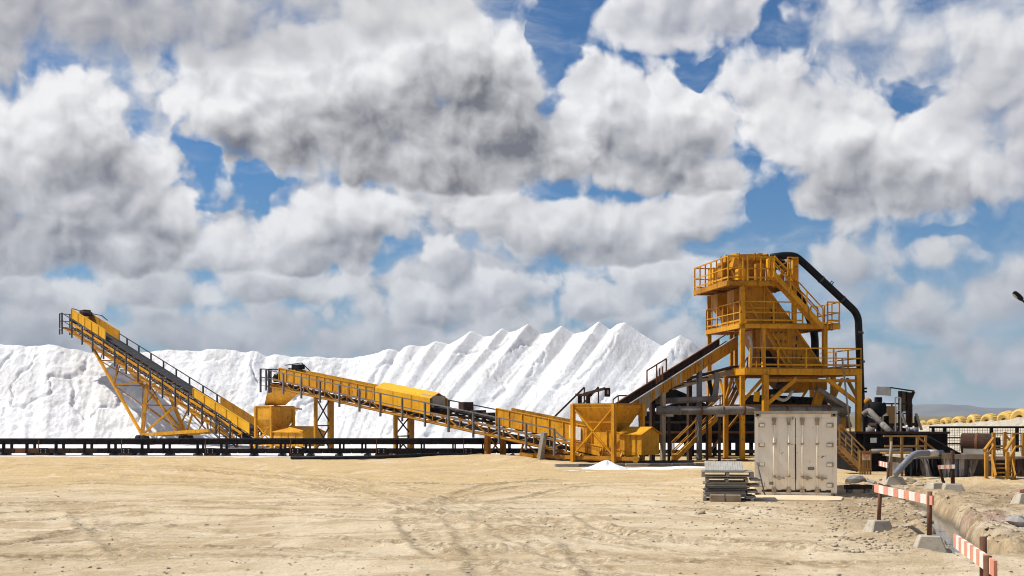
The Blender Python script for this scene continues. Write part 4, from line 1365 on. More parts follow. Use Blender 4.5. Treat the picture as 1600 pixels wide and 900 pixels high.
    # boxes beside the tank
    for (u, v, z, sx, sy, sz, m_) in ((.02, .35, zt + .33, .45, .5, .62, Yc), (-.45, 3.3, zt + .55, .42, .9, .95, Yc), (-.35, 2.0, zt + .62, .5, .6, 1.15, Yd),
                                      (1.62, .15, zt + .62, .32, .3, 1.2, Yc), (.35, 3.9, zt + .5, .7, .7, .9, Yw), (1.1, .35, zt + .5, .5, .3, .9, Yd)):
        box('feed_box', m_, root, W(u, v, z), (sx, sy, sz), (TU, TV, Z), .03)
    MB().loft([W(-.35, .6, zt + .7), W(.35, .6, zt + .7), W(.35, 1.5, zt + .7), W(-.35, 1.5, zt + .7)], [W(-.1, .9, zt + 1.35), W(.5, .9, zt + 1.35), W(.5, 1.5, zt + 1.35), W(-.1, 1.5, zt + 1.35)]).build('feed_hood', Yb, root)
    tube('gear_motor', M['black'], root, [W(2.05, .9, zt + 1.0), W(2.75, .9, zt + 1.0)], .28, 12)
    beam('tank_stay', Yw, root, W(2.0, .1, zt + .75), W(3.1, -.1, zt + 1.30), .07, .07)
    beam('tank_stay', Yw, root, W(2.2, .3, zt + .15), W(3.1, 1.5, zt + .9), .08, .08)
    beam('tank_stay', Yd, root, W(2.0, .2, zt + 1.2), W(2.9, .2, zt + .3), .08, .08)
    beam('tank_stay', Yd, root, W(2.65, .8, zt), W(2.65, .8, zt + 1.4), .16, .16)
    # knee braces
    kb = ((1.0, -.8, 3.0, 2.75, -.8, 4.45), (6.35, -.8, 3.1, 4.5, -.8, 4.45), (0, 0, 3.3, 0, 1.0, 4.5), (0, 2.6, 3.3, 0, 1.6, 4.5), (0, 2.6, 3.3, 0, 3.6, 4.5),
          (0, 0, 3.2, 1.2, 0, 4.5), (6.35, -.8, 3.3, 6.35, .6, 4.5), (6.35, 2.4, 3.3, 6.35, 1.2, 4.5), (0, 5.4, 3.3, 0, 4.4, 4.5))
    for k_, (u0, v0, z0, u1, v1, z1) in enumerate(kb):
        beam('knee_brace', Yw, root, W(u0, v0, z0), W(u1, v1, z1), .20 if k_ < 2 else .14, .20 if k_ < 2 else .14)
    # discharge gear under the lower deck
    r0 = [W(2.6, 1.0, 4.6), W(4.9, 1.0, 4.6), W(4.9, 3.6, 4.6), W(2.6, 3.6, 4.6)]
    r1 = [W(3.2, 1.6, 3.75), W(4.4, 1.6, 3.75), W(4.4, 3.0, 3.75), W(3.2, 3.0, 3.75)]
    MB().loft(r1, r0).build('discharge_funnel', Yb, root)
    beam('outlet', Yw, root, TP(1283, 606, .3), TP(1274, 638, .3), .45, .45)
    beam('outlet_flange', Yd, root, TP(1266, 602, .2), TP(1290, 602, .2), .35, .5)
    tube('vibrator_motor', M['rust_dark'], root, [W(2.3, .5, 3.95), W(2.75, .5, 4.2)], .3, 12)
    tube('vibrator_motor', M['black'], root, [W(1.7, 1.2, 3.6), W(2.5, 1.2, 3.6)], .33, 12)
    MB().prism([TP(1180, 617, 1.6), TP(1218, 618, 1.6), TP(1290, 622, 1.6), TP(1300, 648, 1.6), TP(1178, 648, 1.6)], TV * 2.2).build('wash_trough', M['black'], root)
    MB().loft([TP(1177, 627, -.2), TP(1186, 628, -.2), TP(1186, 628, .4), TP(1177, 627, .4)], [TP(1178, 612, -.2), TP(1188, 612, -.2), TP(1188, 612, .4), TP(1178, 612, .4)]).build('side_spout', Yc, root)
    tube('spray_pipe', M['plaster'], root, bent([TP(1205, 618, .1), TP(1224, 626, .1), TP(1232, 622, .1), TP(1238, 610, .1)], .25), .09, 8)
    beam('launder', M['pipe_grey'], root, TP(1276, 607, -.35), TP(1326, 639, -.35), .45, .22)
    beam('launder', M['pipe_grey'], root, TP(1283, 620, .3), TP(1318, 640, .3), .25, .18)
    tube('bypass_pipe', M['pipe_grey'], root, bent([TP(1290, 641, -.2), TP(1312, 645, -.2), TP(1323, 658, -.2), TP(1326, 668, -.2)], .5), .20, 12)
    tube('bypass_pipe', M['pipe_grey'], root, bent([TP(1295, 648, -.6), TP(1306, 650, -.6), TP(1312, 662, -.6)], .4), .18, 12)
    # light pole leaning on the deck
    tube('leaning_pole', M['wood'], root, [TP(1316, 560, -1.1), TP(1331, 694, -1.6)], .05, 7)
    box('drive_cabinet', Yd, root, TP(1312, 668, -.4), (.5, .5, 1.1), (TU, TV, Z))
    box('drive_cabinet', Yd, root, TP(1308, 686, -.4), (.6, .6, .55), (TU, TV, Z))
    # rear lattice seen through the legs
    for v in (1.2, 4.2):
        beam('tie_beam', Yd, root, W(-.1, v, 3.0), W(6.4, v, 3.0), .14, .14)
    beam('rear_brace', Yd, root, W(0, 5.4, .3), W(3.4, 5.3, 4.4), .12, .12)
    beam('rear_brace', Yd, root, W(3.4, 5.3, .3), W(6.35, 5.3, 4.4), .12, .12)
    stairs(root, W(.4, 3.4, 2.6), W(1.6, 3.4, 4.9), TV * .7, Yd, 8, .9, True, Yd, .18, 2)
    return root
make_tower()

# big black pipe from the head of the tower down to the sump
def make_black_pipe():
    v = .75
    root = thing('riser_pipe', V((*TP(1346, 640, v).xy, 0)), 'thick black pipe arching from the tower top down its right side', 'pipe')
    pts = [TP(1205, 402, v), TP(1226, 399, v), TP(1243, 400, v), TP(1258, 413, v), TP(1341, 491, v), TP(1346, 640, v)]
    tube('pipe_run', M['black_pipe'], root, bent(pts, .5, 6), .205, 18)
    lo = [TP(1346, 628, v), TP(1347, 652, v), TP(1372, 666, v - 3), TP(1420, 677, v - 7), TP(1470, 694, v - 11)]
    tube('pipe_foot', M['black_pipe'], root, bent(lo, 1.0, 7), .215, 16)
    for py in (520, 565):
        c = TP(1345 if py > 540 else 1343, py, v)
        tube('clamp', M['rail_dark'], root, [c - Z * .06, c + Z * .06], .232, 14)
    for t_ in (.3, .7):
        a_, b_ = TP(1258, 413, v), TP(1341, 491, v)
        c = a_.lerp(b_, t_); d_ = (b_ - a_).normalized()
        tube('clamp', M['rail_dark'], root, [c - d_ * .05, c + d_ * .05], .232, 14)
    for py in (607, 612):
        c = TP(1346, py, v)
        tube('flange', M['black'], root, [c - Z * .05, c + Z * .05], .31, 14)
    e = TP(1299, 446, v)
    tube('lifting_eye', M['black_pipe'], root, [e + V((0, 0, 0)), e + V((.12, 0, .18)), e + V((.02, 0, .25)), e + V((-.06, 0, .1))], .03, 6)
    beam('bracket', M['yellow_dirty'], root, TP(1336, 583, .2), TP(1346, 583, v), .1, .16)
    beam('bracket', M['yellow_dirty'], root, TP(1240, 412, .3), TP(1248, 406, v), .1, .1)
    c2 = TP(1262, 430, 2.4)
    tube('inner_pipe', M['black_pipe'], root, bent([TP(1215, 412, 2.4), TP(1226, 412, 2.4), TP(1238, 440, 2.4), TP(1262, 490, 2.4), TP(1273, 520, 2.4), TP(1274, 580, 2.4)], .8, 5), .22, 14)
    return root
make_black_pipe()

# timber-sided conveyor from the tower down to the right hopper
FEED = Line((MID.at(.075).x + .55, MID.at(.075).y + .2), (W(.15, 2.1, 0).x, W(.15, 2.1, 0).y), 2.25, 6.25)

def make_feed():
    cv = FEED
    root = thing('timber_conveyor', V((*cv.at(.35).xy, 0)), 'weathered conveyor with timber side boards sloping from tower to hopper', 'conveyor')
    Wd, Wg = M['wood'], M['wood_grey']
    rnd = random.Random(3)
    # near side boards, upright, uneven at the foot
    n = 34
    for i in range(n):
        a, b = -.02 + .80 * i / n, -.02 + .80 * (i + 1) / n - .002
        lo = .02 + rnd.uniform(-.05, .04) - (.55 if 6 <= i <= 8 else 0) - (.25 if i in (5, 9) else 0)
        hi = .60 + rnd.uniform(-.02, .03)
        off = rnd.uniform(-.012, .012)
        m_ = (Wg, Wd, Wd, M['yellow_dirty'])[rnd.choice((0, 1, 1, 2, 3)) if i < 15 else rnd.choice((1, 3, 3))]
        sweep(cv, a, b, rect(-.58 + off, -.54 + off, lo, hi), 'side_board', m_, root)
    for i in range(20):
        a, b = 0 + .95 * i / 20, .95 * (i + 1) / 20 - .003
        sweep(cv, a, b, rect(.54, .58, .05, .72 + rnd.uniform(-.02, .02)), 'side_board', M['rust_dark'], root)
    sweep(cv, .76, 1.0, rect(-.59, -.54, -.05, .60), 'side_plate', M['yellow_dirty'], root)
    sweep(cv, -.02, 1.0, rect(-.62, -.52, .61, .67), 'top_rail', Wg, root)
    sweep(cv, .0, 1.0, rect(.50, .62, .72, .78), 'top_rail', M['rust'], root)
    sweep(cv, .0, 1.0, rect(-.5, .5, .34, .40), 'belt', M['rubber'], root)
    for q in [i / 12 for i in range(13)]:
        beam('cross_member', M['rust_dark'], root, cv.at(q, -.55, .18), cv.at(q, .55, .18), .10, .10)
    for k_ in range(3):
        q = .25 + .012 * k_ * 2
    handrail(root, [cv.at(.30, .62, .70), cv.at(.47, .62, .70)], M['rust'], .75, .9, .035, 0, 0)
    for dq in (.30, .325, .35):
        beam('rail_post', M['rust'], root, cv.at(dq, -.3, .7), cv.at(dq, -.3, 1.45), .08, .08)
    # posts to the ground
    for q, n_, m_ in ((.335, -.50, M['wood']), (.335, .5, M['rust_dark']), (.66, -.45, M['rail_grey']), (.66, .45, M['rust_dark'])):
        t_ = cv.at(q, n_, .1)
        beam('post', m_, root, V((t_.x, t_.y, 0)), t_, .22, .22, up=cv.t)
    a_, b_ = cv.at(.335, -.5, .0), cv.at(.66, -.45, 0)
    # lower stringer with its walkway
    lo0, lo1 = P(1050, 606, 66.0), P(1150, 579, 67.5)
    beam('walk_stringer', M['wood'], root, lo0, lo1, .12, .26)
    beam('walk_plank', M['rust_dark'], root, lo0 + V((0, .5, .25)), lo1 + V((0, .5, .25)), .8, .08)
    for t_ in (.2, .4, .6, .8):
        p = lo0.lerp(lo1, t_)
        beam('walk_stay', M['rust_dark'], root, p, cv.at(.335 + t_ * .35, -.5, .05), .06, .06)
    beam('strut', M['black'], root, P(1107, 590, 67.5), P(1113, 618, 67.5), .2, .2)
    beam('strut', M['rail_grey'], root, P(1121, 582, 66.4), P(1117, 625, 66.4), .28, .2)
    return root
make_feed()

def make_pipes():
    g = 'grey pipes along the tower foot'
    root = thing('brine_pipe', V((*W(-1, -.4, 0).xy, 0)), 'long grey salt-crusted pipe running level across the tower legs', 'pipe', g)
    a, b = P(1027, 640, 65.2), W(6.0, -.38, 2.72)
    a.z = 2.74
    tube('pipe_run', M['pipe_grey'], root, [a, a.lerp(b, .5), b], .235, 16)
    for k_ in range(1, 9):
        c = a.lerp(b, k_ / 9)
        d = (b - a).normalized()
        tube('coupling', M['pipe_grey'] if k_ % 2 else M['rust'], root, [c - d * .06, c + d * .06], .262, 14)
    for q in (.06, .32, .62, .9):
        c = a.lerp(b, q)
        beam('saddle_post', M['rust_dark'], root, V((c.x, c.y + .05, 0)), c - Z * .2, .14, .14)
        box('saddle', M['wood_grey'], root, c - Z * .27, (.45, .3, .14))
    root = thing('brine_pipe', V((*P(1060, 626, 66.2).xy, 0)), 'shorter grey pipe above the long one, under the timber conveyor', 'pipe', g)
    a, b = P(1024, 627, 66.0), P(1119, 623, 66.4)
    tube('pipe_run', M['pipe_grey'], root, [a, b], .165, 14)
    for q in (.12, .85):
        c = a.lerp(b, q)
        beam('saddle_post', M['rust_dark'], root, V((c.x, c.y, 0)), c - Z * .15, .12, .12)
    # yellow access stair left of the tower
    root = thing('access_stair', V((*G(1052, 722).xy, 0)), 'steep yellow steel stair with handrails left of the tower legs', 'stair')
    stairs(root, P(1053, 720, 66.0) , P(1129, 645, 67.2), V((0, .8, 0)), M['yellow'], 13, 1.0, True, M['yellow_dirty'], .24, 2)
    # dark settling tanks under the plant
    root = thing('settling_tank', V((*G(1090, 716).xy, 0)), 'long black steel tank with ribs behind the yellow stair', 'tank')
    Yt = 73.0
    f = lambda px, py, dY=0: P(px, py, Yt + dY)
    x0, x1 = f(1006, 700).x, f(1300, 700).x
    body = MB().box(((x0 + x1) / 2, Yt + 1.6, 1.75), (x1 - x0, 3.0, 1.9)).build('shell', M['black'], root)
    for z_, m_ in ((2.62, M['rust_dark']), (2.05, M['rail_dark']), (1.45, M['rust']), (.95, M['black'])):
        beam('stiffener', m_, body, V((x0, Yt + .05, z_)), V((x1, Yt + .05, z_)), .12, .14)
    nleg = 9
    for k_ in range(nleg):
        x = x0 + .2 + (x1 - x0 - .4) * k_ / (nleg - 1)
        for y in (Yt + .2, Yt + 2.9):
            beam('leg', M['black'], root, V((x, y, 0)), V((x, y, .85)), .22, .22)
    for k_ in range(nleg * 2):
        x = x0 + (x1 - x0) * (k_ + .5) / (nleg * 2)
        beam('stiffener', M['black'], body, V((x, Yt + .04, .85)), V((x, Yt + .04, 2.65)), .09, .09)
    beam('skid', M['rail_dark'], root, V((x0, Yt + .3, .28)), V((x1, Yt + .3, .28)), .2, .22)
    # two heaped dark covers over the tank
    for k_, (pa, pb, pc, pd) in enumerate((((1018, 640), (1030, 606), (1046, 604), (1078, 618)), ((1030, 640), (1078, 622), (1090, 624), (1120, 640)))):
        o = MB().prism([P(*q, 69.5 + k_) for q in (pa, pb, pc, pd)] + [P(1018 + 100 * k_, 640, 69.5 + k_)], V((0, 1.6, 0)))
        o = o.build('belt_cover', M['black'], root)
    return root
make_pipes()

# ------------------------------------------------------------------ sump, platform and walkways right of the tower
def make_sump():
    Y0 = 53.6
    root = thing('sump_tank', V((*G(1390, 740).xy, 0)), 'low black sump tank with a white notice beside the brown stair', 'tank')
    z_top = P(1390, 676, Y0).z
    x0, x1 = P(1338, 700, Y0).x, P(1482, 700, Y0).x
    sh = MB().box(((x0 + x1) / 2, Y0 + 2.2, z_top / 2), (x1 - x0, 4.2, z_top)).build('shell', M['black'], root)
    for px in (1352, 1378, 1405, 1430, 1456):
        x = P(px, 700, Y0).x
        beam('stiffener', M['black'], sh, V((x, Y0 + .06, 0)), V((x, Y0 + .06, z_top)), .12, .14, up=V((1, 0, 0)))
    beam('rim', M['rust_dark'], sh, V((x0 - .05, Y0 + .02, z_top)), V((x1 + .05, Y0 + .02, z_top)), .18, .10)
    c = P(1365, 688, Y0 - .05)
    box('notice', M['paper'], root, c + V((0, .02, 0)), (.27, .03, .22))
    tube('overflow_pipe', M['pipe_grey'], root, [P(1362, 705, Y0 - .3), P(1425, 704, Y0 - .3)], .10, 10)
    return root
make_sump()

def make_drain_pipe():
    Y0 = 47.6
    root = thing('drain_pipe', V((*G(1402, 740).xy, 0)), 'blue-grey plastic pipe bending from the platform down to the ground', 'pipe')
    pts = [P(1399, 741, Y0), P(1424, 713, Y0 + .5), P(1433, 708, Y0 + .8), P(1472, 708, Y0 + 1.6)]
    tube('pipe_run', M['pipe_blue'], root, bent(pts, .5, 6), .128, 16)
    for q in (.35, .8):
        a = pts[0].lerp(pts[1], q); d = (pts[1] - pts[0]).normalized()
        tube('coupling', M['pipe_blue'], root, [a - d * .06, a + d * .06], .145, 14)
    a = pts[3] - (pts[3] - pts[2]) * .4; d = (pts[3] - pts[2]).normalized()
    tube('coupling', M['plaster'], root, [a - d * .25, a + d * .25], .14, 14)
make_drain_pipe()

def make_brown_stair():
    root = thing('timber_stair', V((*G(1340, 738).xy, 0)), 'brown timber stair with a red and cream notice on its end', 'stair')
    Yn = 51.3
    Wb = M['wood_brown']
    foot, top = P(1351, 737, Yn), P(1312, 698, Yn + .3)
    stairs(root, foot, top, V((0, .9, 0)), Wb, 6, .95, True, Wb, .22, 2)
    # landing rails
    l0, l1 = P(1313, 700, Yn + .3), P(1296, 700, Yn + .3)
    MB().hexa([l0, l1, l1 + V((0, 1, 0)), l0 + V((0, 1, 0)), l0 + Z * .06, l1 + Z * .06, l1 + V((0, 1, .06)), l0 + V((0, 1, .06))]).build('landing', Wb, root)
    # picket end panel
    Yp = 50.9
    for i, px in enumerate((1343.5, 1347.5, 1351.5, 1355.5, 1360)):
        a, b = P(px, 738, Yp), P(px, 703 if i in (0, 4) else 706, Yp)
        a.z = 0
        beam('picket', Wb, root, a, b, .09, .06, up=V((1, 0, 0)))
    beam('picket_rail', Wb, root, P(1342, 706, Yp), P(1362, 706, Yp), .07, .08)
    beam('picket_rail', Wb, root, P(1342, 733, Yp), P(1362, 733, Yp), .07, .10)
    c = P(1353.7, 714.3, Yp - .07)
    s = box('notice', M['sign_cream'], root, c, (.33, .02, .25))
    box('notice_band', M['sign_red'], s, c + V((0, -.014, .075)), (.31, .012, .085))
    for k_ in range(3):
        box('notice_line', M['ink'], s, c + V((0, -.014, .0 - .04 * k_)), (.22 - .04 * k_, .010, .014))
    for k_ in range(5):
        box('notice_letter', M['sign_cream'], s, c + V((-.11 + .055 * k_, -.024, .075)), (.03, .008, .045))
make_brown_stair()

def make_walk_rail():
    root = thing('timber_walkway', V((*G(1420, 742).xy, 0)), 'brown timber walkway with rails over the black sump', 'walkway')
    Yn = 49.6
    Wb = M['wood_brown']
    z0 = P(1400, 708, Yn).z
    x0, x1 = P(1384, 700, Yn).x, P(1448, 700, Yn).x
    for k_ in range(3):
        beam('plank', Wb, root, V((x0, Yn + .15 + .27 * k_, z0)), V((x1, Yn + .15 + .27 * k_, z0)), .24, .06)
    rt = P(1390, 681.5, Yn).z
    r = beam('handrail', Wb, root, V((x0 - .1, Yn, rt)), V((x1, Yn, rt)), .10, .07)
    beam('middle_rail', Wb, r, V((x0 - .05, Yn, P(1, 697, Yn).z)), V((x1, Yn, P(1, 697, Yn).z)), .05, .09)
    for px in (1393, 1410, 1434, 1447):
        p = P(px, 690, Yn)
        beam('post', Wb, r, V((p.x, p.y + .06, 0)), V((p.x, p.y + .06, rt)), .09, .09)
    # sloping handrails down to the slab
    for dy in (0, .75):
        beam('sloping_rail', Wb, root, P(1432, 682, Yn + dy), P(1468, 708, Yn + dy + .3), .07, .07)
        beam('sloping_rail', Wb, root, P(1430, 696, Yn + dy), P(1450, 711, Yn + dy + .3), .06, .06)
    # dark apron sheet sloping to the slab
    MB().hexa([P(1440, 683, Yn + .4), P(1452, 683, Yn + .4), P(1503, 710, Yn + .8), P(1470, 710, Yn + .8),
               P(1440, 682, Yn + 1.6), P(1452, 682, Yn + 1.6), P(1503, 709, Yn + 2), P(1470, 709, Yn + 2)]).build('apron_sheet', M['black'], root)
make_walk_rail()

def make_slab():
    Yn = 49.2
    root = thing('loading_slab', V((*G(1520, 744).xy, 0)), 'raised concrete slab with torn grey plastic hanging from its front', 'platform')
    zt = P(1500, 712.5, Yn).z
    x0, x1 = P(1430, 720, Yn).x, 27.5
    sl = MB().box(((x0 + x1) / 2, Yn + 2.8, zt - .07), (x1 - x0, 5.6, .14)).build('slab', M['concrete'], root, bevel=.02)
    beam('edge_timber', M['wood_grey'], root, P(1472, 713.5, Yn - .12), P(1538, 713.5, Yn - .12), .14, .20)
    beam('edge_timber', M['wood'], root, P(1471, 712, Yn - .22), P(1491, 712, Yn - .22), .10, .22)
    MB().box(((x0 + x1) / 2, Yn + 3.2, (zt - .14) / 2 - .01), (x1 - x0 - .4, 4.4, zt - .16)).build('base_wall', M['concrete_dark'], root)
    # plastic sheets hung along the front, creased
    rnd = random.Random(5)
    for (a, b, m_, sl_) in ((1414, 1437, 'black', 0), (1437, 1452, 'concrete_dark', 6), (1452, 1471, 'black', 2), (1471, 1483, 'galv', 0), (1483, 1499, 'pipe_blue', 0), (1499, 1508, 'galv', 0), (1508, 1519, 'concrete_dark', 0), (1517, 1530, 'pipe_grey', -10), (1532, 1546, 'concrete_dark', 8), (1590, 1640, 'rust_dark', 0)):
        n = 7
        top = [P(a + (b - a) * k_ / n, 717, Yn - .10 + rnd.uniform(-.08, .08)) for k_ in range(n + 1)]
        bot = [P(a + sl_ + (b - a) * k_ / n, 744.5, Yn - .25 + rnd.uniform(-.16, .16)) for k_ in range(n + 1)]
        mid = [t_.lerp(q, .5) + V((rnd.uniform(-.03, .03), rnd.uniform(-.10, .10), 0)) for t_, q in zip(top, bot)]
        for q in bot:
            q.z = .01
        pts = top + mid + bot; k = n + 1
        fs = [(i, i + 1, k + i + 1, k + i) for i in range(n)] + [(k + i, k + i + 1, 2 * k + i + 1, 2 * k + i) for i in range(n)]
        back = [V((q.x, q.y + .03, q.z)) for q in pts]
        o = len(pts)
        fs2 = fs + [tuple(i + o for i in reversed(f)) for f in fs]
        MB().add(pts + back, fs2).build('plastic_sheet', M[m_], root)
    return zt
SLAB_Z = make_slab()

def make_drum():
    Yn = 51.8
    c = P(1527, 699, Yn)
    r = 16.0 / FOC * Yn
    c.z = SLAB_Z + r + .01
    ax = V((.86, -.5, 0)).normalized()
    up = Z; side = ax.cross(up)
    root = thing('steel_drum_shell', V((c.x, c.y, SLAB_Z)), 'rusty brown open steel cylinder lying on the slab', 'cylinder')
    def shell(r0, r1, a, b, n=26):
        pts = []; fs = []
        for (rr, t_) in ((r0, a), (r0, b), (r1, b), (r1, a)):
            for k_ in range(n):
                an = 2 * math.pi * k_ / n
                pts.append(c + ax * t_ + (side * math.cos(an) + up * math.sin(an)) * rr)
        for j in range(4):
            for k_ in range(n):
                fs.append((j * n + k_, j * n + (k_ + 1) % n, ((j + 1) % 4) * n + (k_ + 1) % n, ((j + 1) % 4) * n + k_))
        return MB().add(pts, fs)
    shell(r, r - .03, -.62, .62).build('shell', M['rust_dark'], root, smooth=False)
    shell(r + .015, r - .10, .60, .68).build('rim', M['black'], root)
    shell(r + .012, r + .001, -.05, .05).build('hoop', M['rust'], root)
    shell(r * .62, r * .62 - .03, .45, .9).build('inner_ring', M['black'], root)
    for k_ in (-1, 1):
        p = c + side * (k_ * r * .75); p.z = SLAB_Z + .12
        beam('chock', M['wood_grey'], root, p - ax * .5, p + ax * .5, .14, .22)
make_drum()

def make_mesh_fence():
    Yn = 55.2
    root = thing('mesh_fence', V((24, Yn, SLAB_Z)), 'black railed fence with wire mesh along the back of the slab', 'fence')
    zt = P(1500, 667.5, Yn).z
    x0, x1 = P(1452, 690, Yn).x, 29.0
    B = M['black']
    Zb = P(1500, 712, Yn).z
    beam('top_rail', B, root, V((x0, Yn, zt)), V((x1, Yn, zt)), .08, .09)
    for z in (P(1, 684, Yn).z, P(1, 693.5, Yn).z):
        beam('middle_rail', B, root, V((x0, Yn, z)), V((P(1505, 690, Yn).x, Yn, z)), .06, .06)
    for px in (1458, 1476, 1549, 1589, 1640):
        x = P(px, 690, Yn).x
        beam('post', B, root, V((x, Yn, 0)), V((x, Yn, zt)), .15 if px != 1458 else .08, .12, up=V((1, 0, 0)))
    mb = MB()
    z = Zb
    k_ = 0
    x = x0
    while x < x1:
        mb.beam(V((x, Yn, Zb)), V((x, Yn, zt)), .014, .014, up=V((1, 0, 0)))
        x += .115
    while z < zt:
        mb.beam(V((x0, Yn, z)), V((x1, Yn, z)), .012, .012)
        z += .115
    tag(mb.build('wire_mesh', M['rail_grey'], root), kind='stuff')
make_mesh_fence()

def make_yellow_steps():
    root = thing('timber_steps', V((*G(1560, 748).xy, 0)), 'yellow timber steps with square handrail posts up to the slab', 'steps')
    Wy = M['wood_yellow']
    Yn = 47.9
    w = P(1578, 740, Yn).x - P(1553, 740, Yn).x
    foot, top = G(1553, 748), P(1564, 715, Yn + .6)
    n = 5
    rise = SLAB_Z
    left, right = P(1553, 740, Yn), P(1580, 740, Yn)
    for i in range(n):
        z = .06 + (SLAB_Z - .10) * i / (n - .6)
        y = Yn - .42 + .20 * i
        x0, x1 = P(1549 + 1.6 * i, 740, Yn).x, P(1576 + 1.2 * i, 740, Yn).x
        box('step', Wy, root, V(((x0 + x1) / 2, y, z)), (x1 - x0, .24, .045))
    for s_ in (1547.5, 1577.5):
        a, b = P(s_, 747, Yn), P(s_ + 8.5, 716, Yn)
        a = V((a.x, Yn - .55, .06)); b = V((b.x, Yn + .45, SLAB_Z))
        beam('stringer', Wy, root, a, b, .05, .22)
    for px, top_y, dy, zb in ((1541, 706, -.60, 0), (1552.5, 676, .40, 0), (1574, 706, -.60, 0), (1570, 675, .95, SLAB_Z), (1583, 676, .45, 0), (1599, 676, .95, SLAB_Z)):
        Yp = Yn + dy
        a = P(px, 700, Yp); b = P(px, top_y, Yp); a.z = zb
        beam('post', Wy, root, a, b, .12, .12, up=V((1, 0, 0)))
    hr = beam('handrail', Wy, root, P(1538, 704, Yn - .6), P(1553, 684, Yn + .4), .09, .11)
    beam('handrail', Wy, root, P(1571, 704, Yn - .6), P(1584, 684, Yn + .4), .09, .11)
    beam('lower_rail', Wy, root, P(1543, 712, Yn - .55), P(1553, 695, Yn + .4), .05, .08)
    beam('lower_rail', Wy, root, P(1577, 716, Yn - .55), P(1587, 698, Yn + .4), .05, .08)
    beam('handrail', Wy, root, P(1553, 678, Yn + 1), P(1608, 677, Yn + 1), .06, .05)
    beam('lower_rail', Wy, root, P(1586, 697.5, Yn + 1), P(1620, 697, Yn + 1), .06, .09)
    beam('cross_rail', Wy, root, P(1570, 680, Yn + .95), P(1583, 692, Yn + .95), .06, .08)
    for py in (697, 701):
        beam('lower_rail', M['wood'], root, P(1553, py, Yn + .95), P(1568, py, Yn + .95), .05, .07)
make_yellow_steps()

def make_hut():
    Yn = 60.0
    root = thing('control_shelter', V((*G(1400, 727).xy, 0)), 'open control shelter with dark flat roof and speckled white side board', 'shelter')
    D, Rr = M['rust_dark'], M['black']
    zt = P(1400, 606, Yn).z
    def leg(px, py, dy=0, w=.16, z0=0.0, m_=D):
        p = P(px, py, Yn + dy)
        beam('post', m_, root, V((p.x, p.y, z0)), p, w, w, up=V((1, 0, 0)))
    leg(1406.5, 611); leg(1420, 613, 0, .24); leg(1406.5, 611, 1.6); leg(1420, 613, 1.6)
    MB().hexa([P(1391, 606.5, Yn - .4), P(1429, 612.5, Yn - .4), P(1429, 612.5, Yn + 2), P(1391, 606.5, Yn + 2),
               P(1391, 604.5, Yn - .4), P(1429, 610, Yn - .4), P(1429, 610, Yn + 2), P(1391, 604.5, Yn + 2)]).build('roof', D, root)
    MB().hexa([P(1369, 617, Yn - .3), P(1392, 618.5, Yn - .3), P(1392, 618.5, Yn - .22), P(1369, 617, Yn - .22),
               P(1370, 604, Yn - .3), P(1393, 604.5, Yn - .3), P(1393, 604.5, Yn - .22), P(1370, 604, Yn - .22)]).build('side_board', M['plaster'], root)
    MB().prism([P(1408, 611, Yn + .1), P(1419, 612, Yn + .1), P(1419, 643, Yn + .1), P(1408, 643, Yn + .1)], V((0, .05, 0))).build('wall_panel', M['wood'], root)
    beam('eave_strut', D, root, P(1428, 612, Yn), P(1421, 628, Yn), .12, .12)
    zf = P(1400, 661, Yn).z
    x0, x1 = P(1376, 660, Yn).x, P(1432, 660, Yn).x
    MB().box(((x0 + x1) / 2, Yn + .9, zf - .07), (x1 - x0, 2.2, .14)).build('floor', D, root)
    handrail(root, [V((x0, Yn - .2, zf)), V((x1 - .3, Yn - .2, zf))], D, .95, .55, .035, .6, 1)
    handrail(root, [V((P(1396, 660, Yn).x, Yn - .3, zf)), V((P(1404, 660, Yn).x, Yn - .3, zf))], M['paper'], 1.25, .5, .03, .6, 1)
    box('control_cabinet', M['wood_brown'], root, P(1390, 648, Yn - .1), (.55, .4, .85))
    box('cabinet_label', M['paper'], root, P(1384, 651, Yn - .36), (.16, .03, .3))
    for px, s_ in ((1409, 1), (1431, 1)):
        beam('gate_post', M['wood_grey'], root, P(px, 646, Yn - .5), P(px + 9, 672, Yn - .5), .12, .10)
    leg(1432, 650, -.2, .16); leg(1375, 660, .5); leg(1392, 660, -.2)
    return root
make_hut()

